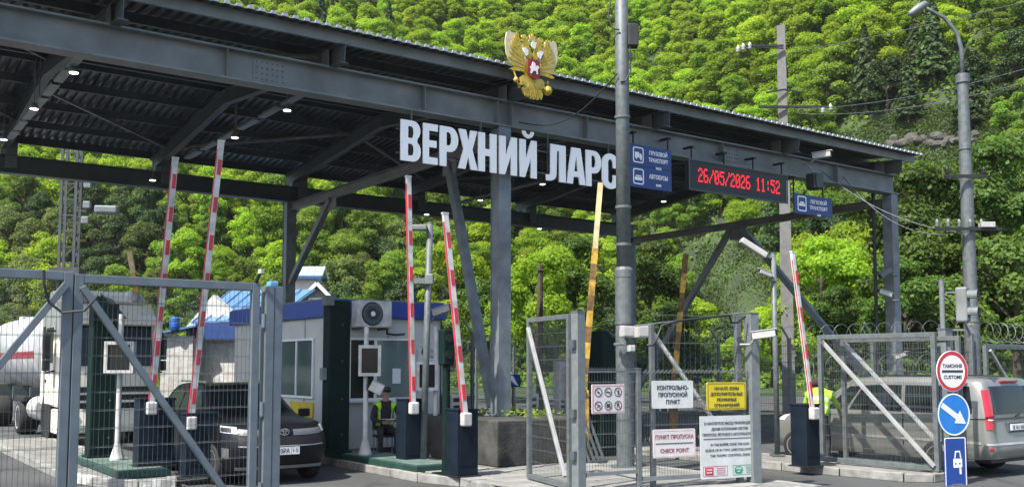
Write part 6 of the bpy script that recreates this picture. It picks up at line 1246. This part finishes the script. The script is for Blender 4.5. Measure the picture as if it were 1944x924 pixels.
# ================================================================== PEOPLE
def person(label, loc, rz, J, mats, vest=True, cap=True, look=0.0, hair=None):
    """one skinned body: J = joint positions in local metres, facing -y"""
    o = thing('person', label, 'person', loc, rz); V, Rr, E, cls = [], [], [], []
    idx = {}
    def add(nm, p, r): idx[nm] = len(V); V.append(Vector(p)); Rr.append(r); return idx[nm]
    def link(a, b, c): E.append((idx[a], idx[b])); cls.append(c)
    for nm, r in (('pelvis', (.15, .12)), ('waist', (.145, .11)), ('chest', (.165, .12)), ('upper', (.14, .1)), ('neck', (.055, .058)), ('jaw', (.066, .078)), ('skull', (.082, .1)), ('crown', (.06, .075))): add(nm, J[nm], r)
    for a, b, c in (('pelvis', 'waist', 1), ('waist', 'chest', 1), ('chest', 'upper', 1), ('upper', 'neck', 1), ('neck', 'jaw', 0), ('jaw', 'skull', 0), ('skull', 'crown', 0)): link(a, b, c)
    for s in 'LR':
        for nm, r in (('shoulder', .068), ('elbow', .048), ('wrist', .033), ('palm', .036), ('hip', .095), ('knee', .066), ('ankle', .048), ('heel', .045), ('toe', .036)): add(nm+s, J[nm+s], (r, r))
        for a, b, c in (('upper', 'shoulder'+s, 1), ('shoulder'+s, 'elbow'+s, 1), ('elbow'+s, 'wrist'+s, 1), ('wrist'+s, 'palm'+s, 0), ('pelvis', 'hip'+s, 2), ('hip'+s, 'knee'+s, 2), ('knee'+s, 'ankle'+s, 2), ('ankle'+s, 'heel'+s, 3), ('heel'+s, 'toe'+s, 3)): link(a, b, c)
        pw, pp = Vector(J['wrist'+s]), Vector(J['palm'+s]); d = (pp-pw).normalized(); sd = d.cross(Vector((0, -.3, 1))).normalized(); up = sd.cross(d)
        for k, (o_, L) in enumerate(((-.034, .062), (-.012, .076), (.012, .07), (.033, .055))):
            r0 = pp + d*.03 + sd*o_; a = add('f%d%s' % (k, s), r0, (.0095, .0095)); b = add('g%d%s' % (k, s), r0 + d*L*.55 - up*.012, (.0088, .0088)); c = add('h%d%s' % (k, s), r0 + d*L*.85 - up*.035, (.0075, .0075))
            E.append((idx['palm'+s], a)); E.append((a, b)); E.append((b, c)); cls += [0, 0, 0]
        th = add('t'+s, pp - d*.02 + sd*(.05 if s == 'L' else -.05), (.011, .011)); t2 = add('u'+s, pp + d*.03 + sd*(.062 if s == 'L' else -.062) - up*.015, (.009, .009)); E.append((idx['palm'+s], th)); E.append((th, t2)); cls += [0, 0]
    me = bpy.data.meshes.new('body'); me.from_pydata([tuple(v) for v in V], E, []); b = bpy.data.objects.new('body', me); COL.objects.link(b)
    sk = b.modifiers.new('s', 'SKIN'); sk.use_smooth_shade = True
    for i, r in enumerate(Rr): me.skin_vertices[0].data[i].radius = r; me.skin_vertices[0].data[i].use_root = (i == 0)
    ss = b.modifiers.new('d', 'SUBSURF'); ss.levels = 2; ss.render_levels = 2
    bpy.context.view_layer.update(); bm = mesh_of(b)
    bm.materials.clear()
    for m in mats: bm.materials.append(m)
    def near(p):
        best = None
        for (a, c), k in zip(E, cls):
            A, B = V[a], V[c]; ab = B-A; t = max(0, min(1, (p-A).dot(ab)/max(1e-9, ab.length_squared))); q = (p - A - ab*t).length - .5*(Rr[a][0]*(1-t)+Rr[c][0]*t)
            if best is None or q < best[0]: best = (q, k, (a, c))
        return best
    torso = []
    for p in bm.polygons:
        q = near(p.center); p.material_index = q[1]; p.use_smooth = True
        if q[1] == 1 and q[2] in ((idx['pelvis'], idx['waist']), (idx['waist'], idx['chest']), (idx['chest'], idx['upper']), (idx['upper'], idx['shoulderL']), (idx['upper'], idx['shoulderR'])): torso.append(p)
    body = place('body', bm, o)
    if vest:
        mb = MB(); mp = {}
        for p in torso:
            if cap and p.center.y < J['chest'][1] - .02 and abs(p.center.x) < .1: continue
            f = []
            for vi in p.vertices:
                if vi not in mp: v = bm.vertices[vi]; mp[vi] = len(mb.v); mb.v.append(tuple(v.co + v.normal*(.022 if cap else .05)))
                f.append(mp[vi])
            mb.f.append(tuple(f)); zc = (p.center - V[0]).dot((V[idx['upper']] - V[0]).normalized()); Lk = (V[idx['upper']] - V[0]).length
            mb.m.append(1 if (.3 < zc/Lk < .42 or .62 < zc/Lk < .72) else 0)
        mb.build('vest', [mat('hi_vis', (.32, .62, .03), .6, 0, .1, 20), mat('reflective_tape', (.55, .58, .5), .35, .2, .05)], o, smooth=True).modifiers.new('t', 'SOLIDIFY').thickness = .008
    hc = (V[idx['jaw']] + V[idx['crown']])/2; up = (V[idx['crown']] - V[idx['jaw']]).normalized(); fw = Vector((math.sin(look), -math.cos(look), 0)); fw = (fw - up*fw.dot(up)).normalized(); sd = up.cross(fw)
    def hp(a, b, c): return hc + sd*a + fw*b + up*c
    for s_ in (-1, 1):
        e = MB().lathe([(.002, -.008), (.011, 0), (.002, .008)], 10).build('eye', WHITE, o, smooth=True); e.location = hp(s_*.031, .086, .005); MB().lathe([(.001, -.004), (.006, 0), (.001, .004)], 8, (0, -.008, 0)).build('pupil', BLACK, e)
        MB().lathe([(.004, -.03), (.016, -.005), (.018, .014), (.004, .03)], 8).build('ear', mats[0], o, tuple(hp(s_*.083, -.005, -.005)), smooth=True); MB().bar(hp(s_*.015, .09, .024), hp(s_*.048, .082, .022), .007, .007).build('eyebrow', BLACK, o)
    MB().tube([hp(0, .088, .01), hp(0, .107, -.025), hp(0, .09, -.033)], [.007, .013, .008], 8).build('nose', mats[0], o, smooth=True); MB().bar(hp(-.022, .086, -.056), hp(.022, .086, -.056), .008, .006).build('mouth', mat('lips', (.3, .13, .11), .5), o)
    if cap:
        c = MB().lathe([(.098, 0), (.102, .035), (.1, .07), (.07, .088), (.01, .09)], 18).build('cap', BLACK, o, tuple(hp(0, 0, .035)), smooth=True); mb = MB(); q = [(math.cos(R(200+140*i/8))*.1, math.sin(R(200+140*i/8))*.1) for i in range(9)]; q2 = [(x*1.1, y*1.55) for x, y in q]
        mb.add([(x, y, .01) for x, y in q] + [(x, y, -.004) for x, y in q2], [(i, i+1, 10+i, 9+i) for i in range(8)]); pk = mb.build('peak', BLACK, c); pk.modifiers.new('t', 'SOLIDIFY').thickness = .006; c.rotation_euler = (0, 0, look)
    else:
        MB().lathe([(.09, -.07), (.1, 0), (.094, .05), (.06, .085), (.01, .095)], 16).build('hair', mat('hair_dark', (.02, .016, .013), .8), o, tuple(hp(0, -.016, .03)), smooth=True)
    return o
UNI = mat('uniform_black', (.014, .015, .018), .8, 0, .25, 14, bump=.15); TRO = mat('trousers_dark', (.016, .018, .022), .85, 0, .25, 14); BOOT = mat('boots', (.012, .011, .01), .5, 0, .2)
g = at_z(735, 868, .15)
J = dict(pelvis=(0, .3, .53), waist=(0, .3, .7), chest=(0, .27, .9), upper=(0, .25, 1.03), neck=(0, .225, 1.13), jaw=(0, .2, 1.2), skull=(0, .19, 1.29), crown=(0, .19, 1.36),
    shoulderL=(-.2, .25, 1.02), elbowL=(-.29, .15, .76), wristL=(-.1, -.03, .7), palmL=(-.03, -.06, .7), shoulderR=(.2, .25, 1.02), elbowR=(.29, .15, .76), wristR=(.11, -.05, .74), palmR=(.04, -.08, .745),
    hipL=(-.1, .26, .52), kneeL=(-.17, -.18, .53), ankleL=(-.16, -.12, .1), heelL=(-.16, -.1, .05), toeL=(-.18, -.28, .04), hipR=(.1, .26, .52), kneeR=(.17, -.18, .53), ankleR=(.15, -.13, .1), heelR=(.15, -.11, .05), toeR=(.17, -.29, .04))
person('seated guard in black uniform, cap and yellow-green vest in front of the booth', g, R(18), J, [SKIN, UNI, TRO, BOOT])
ch = thing('chair', 'plain dark chair under the seated guard by the booth', 'chair', g, R(18)); MB().box((0, .28, .415), (.44, .42, .04)).build('seat', BLACK, ch, bevel=.01); MB().box((0, .5, .72), (.44, .03, .4)).build('backrest', BLACK, ch, bevel=.01)
for x in (-.19, .19):
    for y in (.1, .47): MB().tube([(x, y, 0), (x, y, .4)], .014, 8).build('leg', STEEL, ch)
    MB().tube([(x, .485, .4), (x, .5, .6)], .014, 8).build('back_support', STEEL, ch)
MB().box((0, -.11, .77), (.28, .2, .004)).build('paper_sheet', WHITE, None, None); 
ps = bpy.data.objects['paper_sheet']; ps.location = g; ps.rotation_euler = (0, 0, R(18)); tag(ps, 'white sheet of paper held by the seated guard', 'paper')
g2 = at_d(1557, 850, 19.3); g2.z = .02
J = dict(pelvis=(0, .05, .86), waist=(.01, .0, 1.02), chest=(.02, -.13, 1.2), upper=(.04, -.24, 1.31), neck=(.09, -.33, 1.38), jaw=(.12, -.37, 1.43), skull=(.13, -.4, 1.51), crown=(.13, -.41, 1.58),
    shoulderL=(-.19, -.22, 1.29), elbowL=(-.28, -.4, 1.07), wristL=(-.22, -.62, 1.12), palmL=(-.2, -.69, 1.14), shoulderR=(.24, -.22, 1.3), elbowR=(.33, -.32, 1.03), wristR=(.28, -.52, .98), palmR=(.27, -.6, .98),
    hipL=(-.1, .05, .84), kneeL=(-.13, -.06, .47), ankleL=(-.13, .06, .1), heelL=(-.13, .08, .05), toeL=(-.15, -.11, .04), hipR=(.1, .05, .84), kneeR=(.13, -.08, .47), ankleR=(.12, .02, .1), heelR=(.12, .04, .05), toeR=(.14, -.15, .04))
person('guard in a bright green reflective vest leaning towards the silver van', g2, R(152), J, [SKIN, mat('hi_vis_cloth', (.3, .58, .04), .65, 0, .12, 20), TRO, BOOT], cap=False).scale = (1.07, 1.07, 1.05)

# ================================================================== AIR: thin valley haze round everything
hz = bpy.data.materials.new('haze'); hz.use_nodes = True; n = hz.node_tree; n.nodes.clear()
v = n.nodes.new('ShaderNodeVolumePrincipled'); v.inputs['Color'].default_value = (.9, .95, 1, 1); v.inputs['Density'].default_value = .00014; v.inputs['Anisotropy'].default_value = .25
o = n.nodes.new('ShaderNodeOutputMaterial'); n.links.new(v.outputs[0], o.inputs['Volume'])
MB().mm((-300, -80, -1.6), (300, 300, 170)).build('haze', hz, kind='stuff')
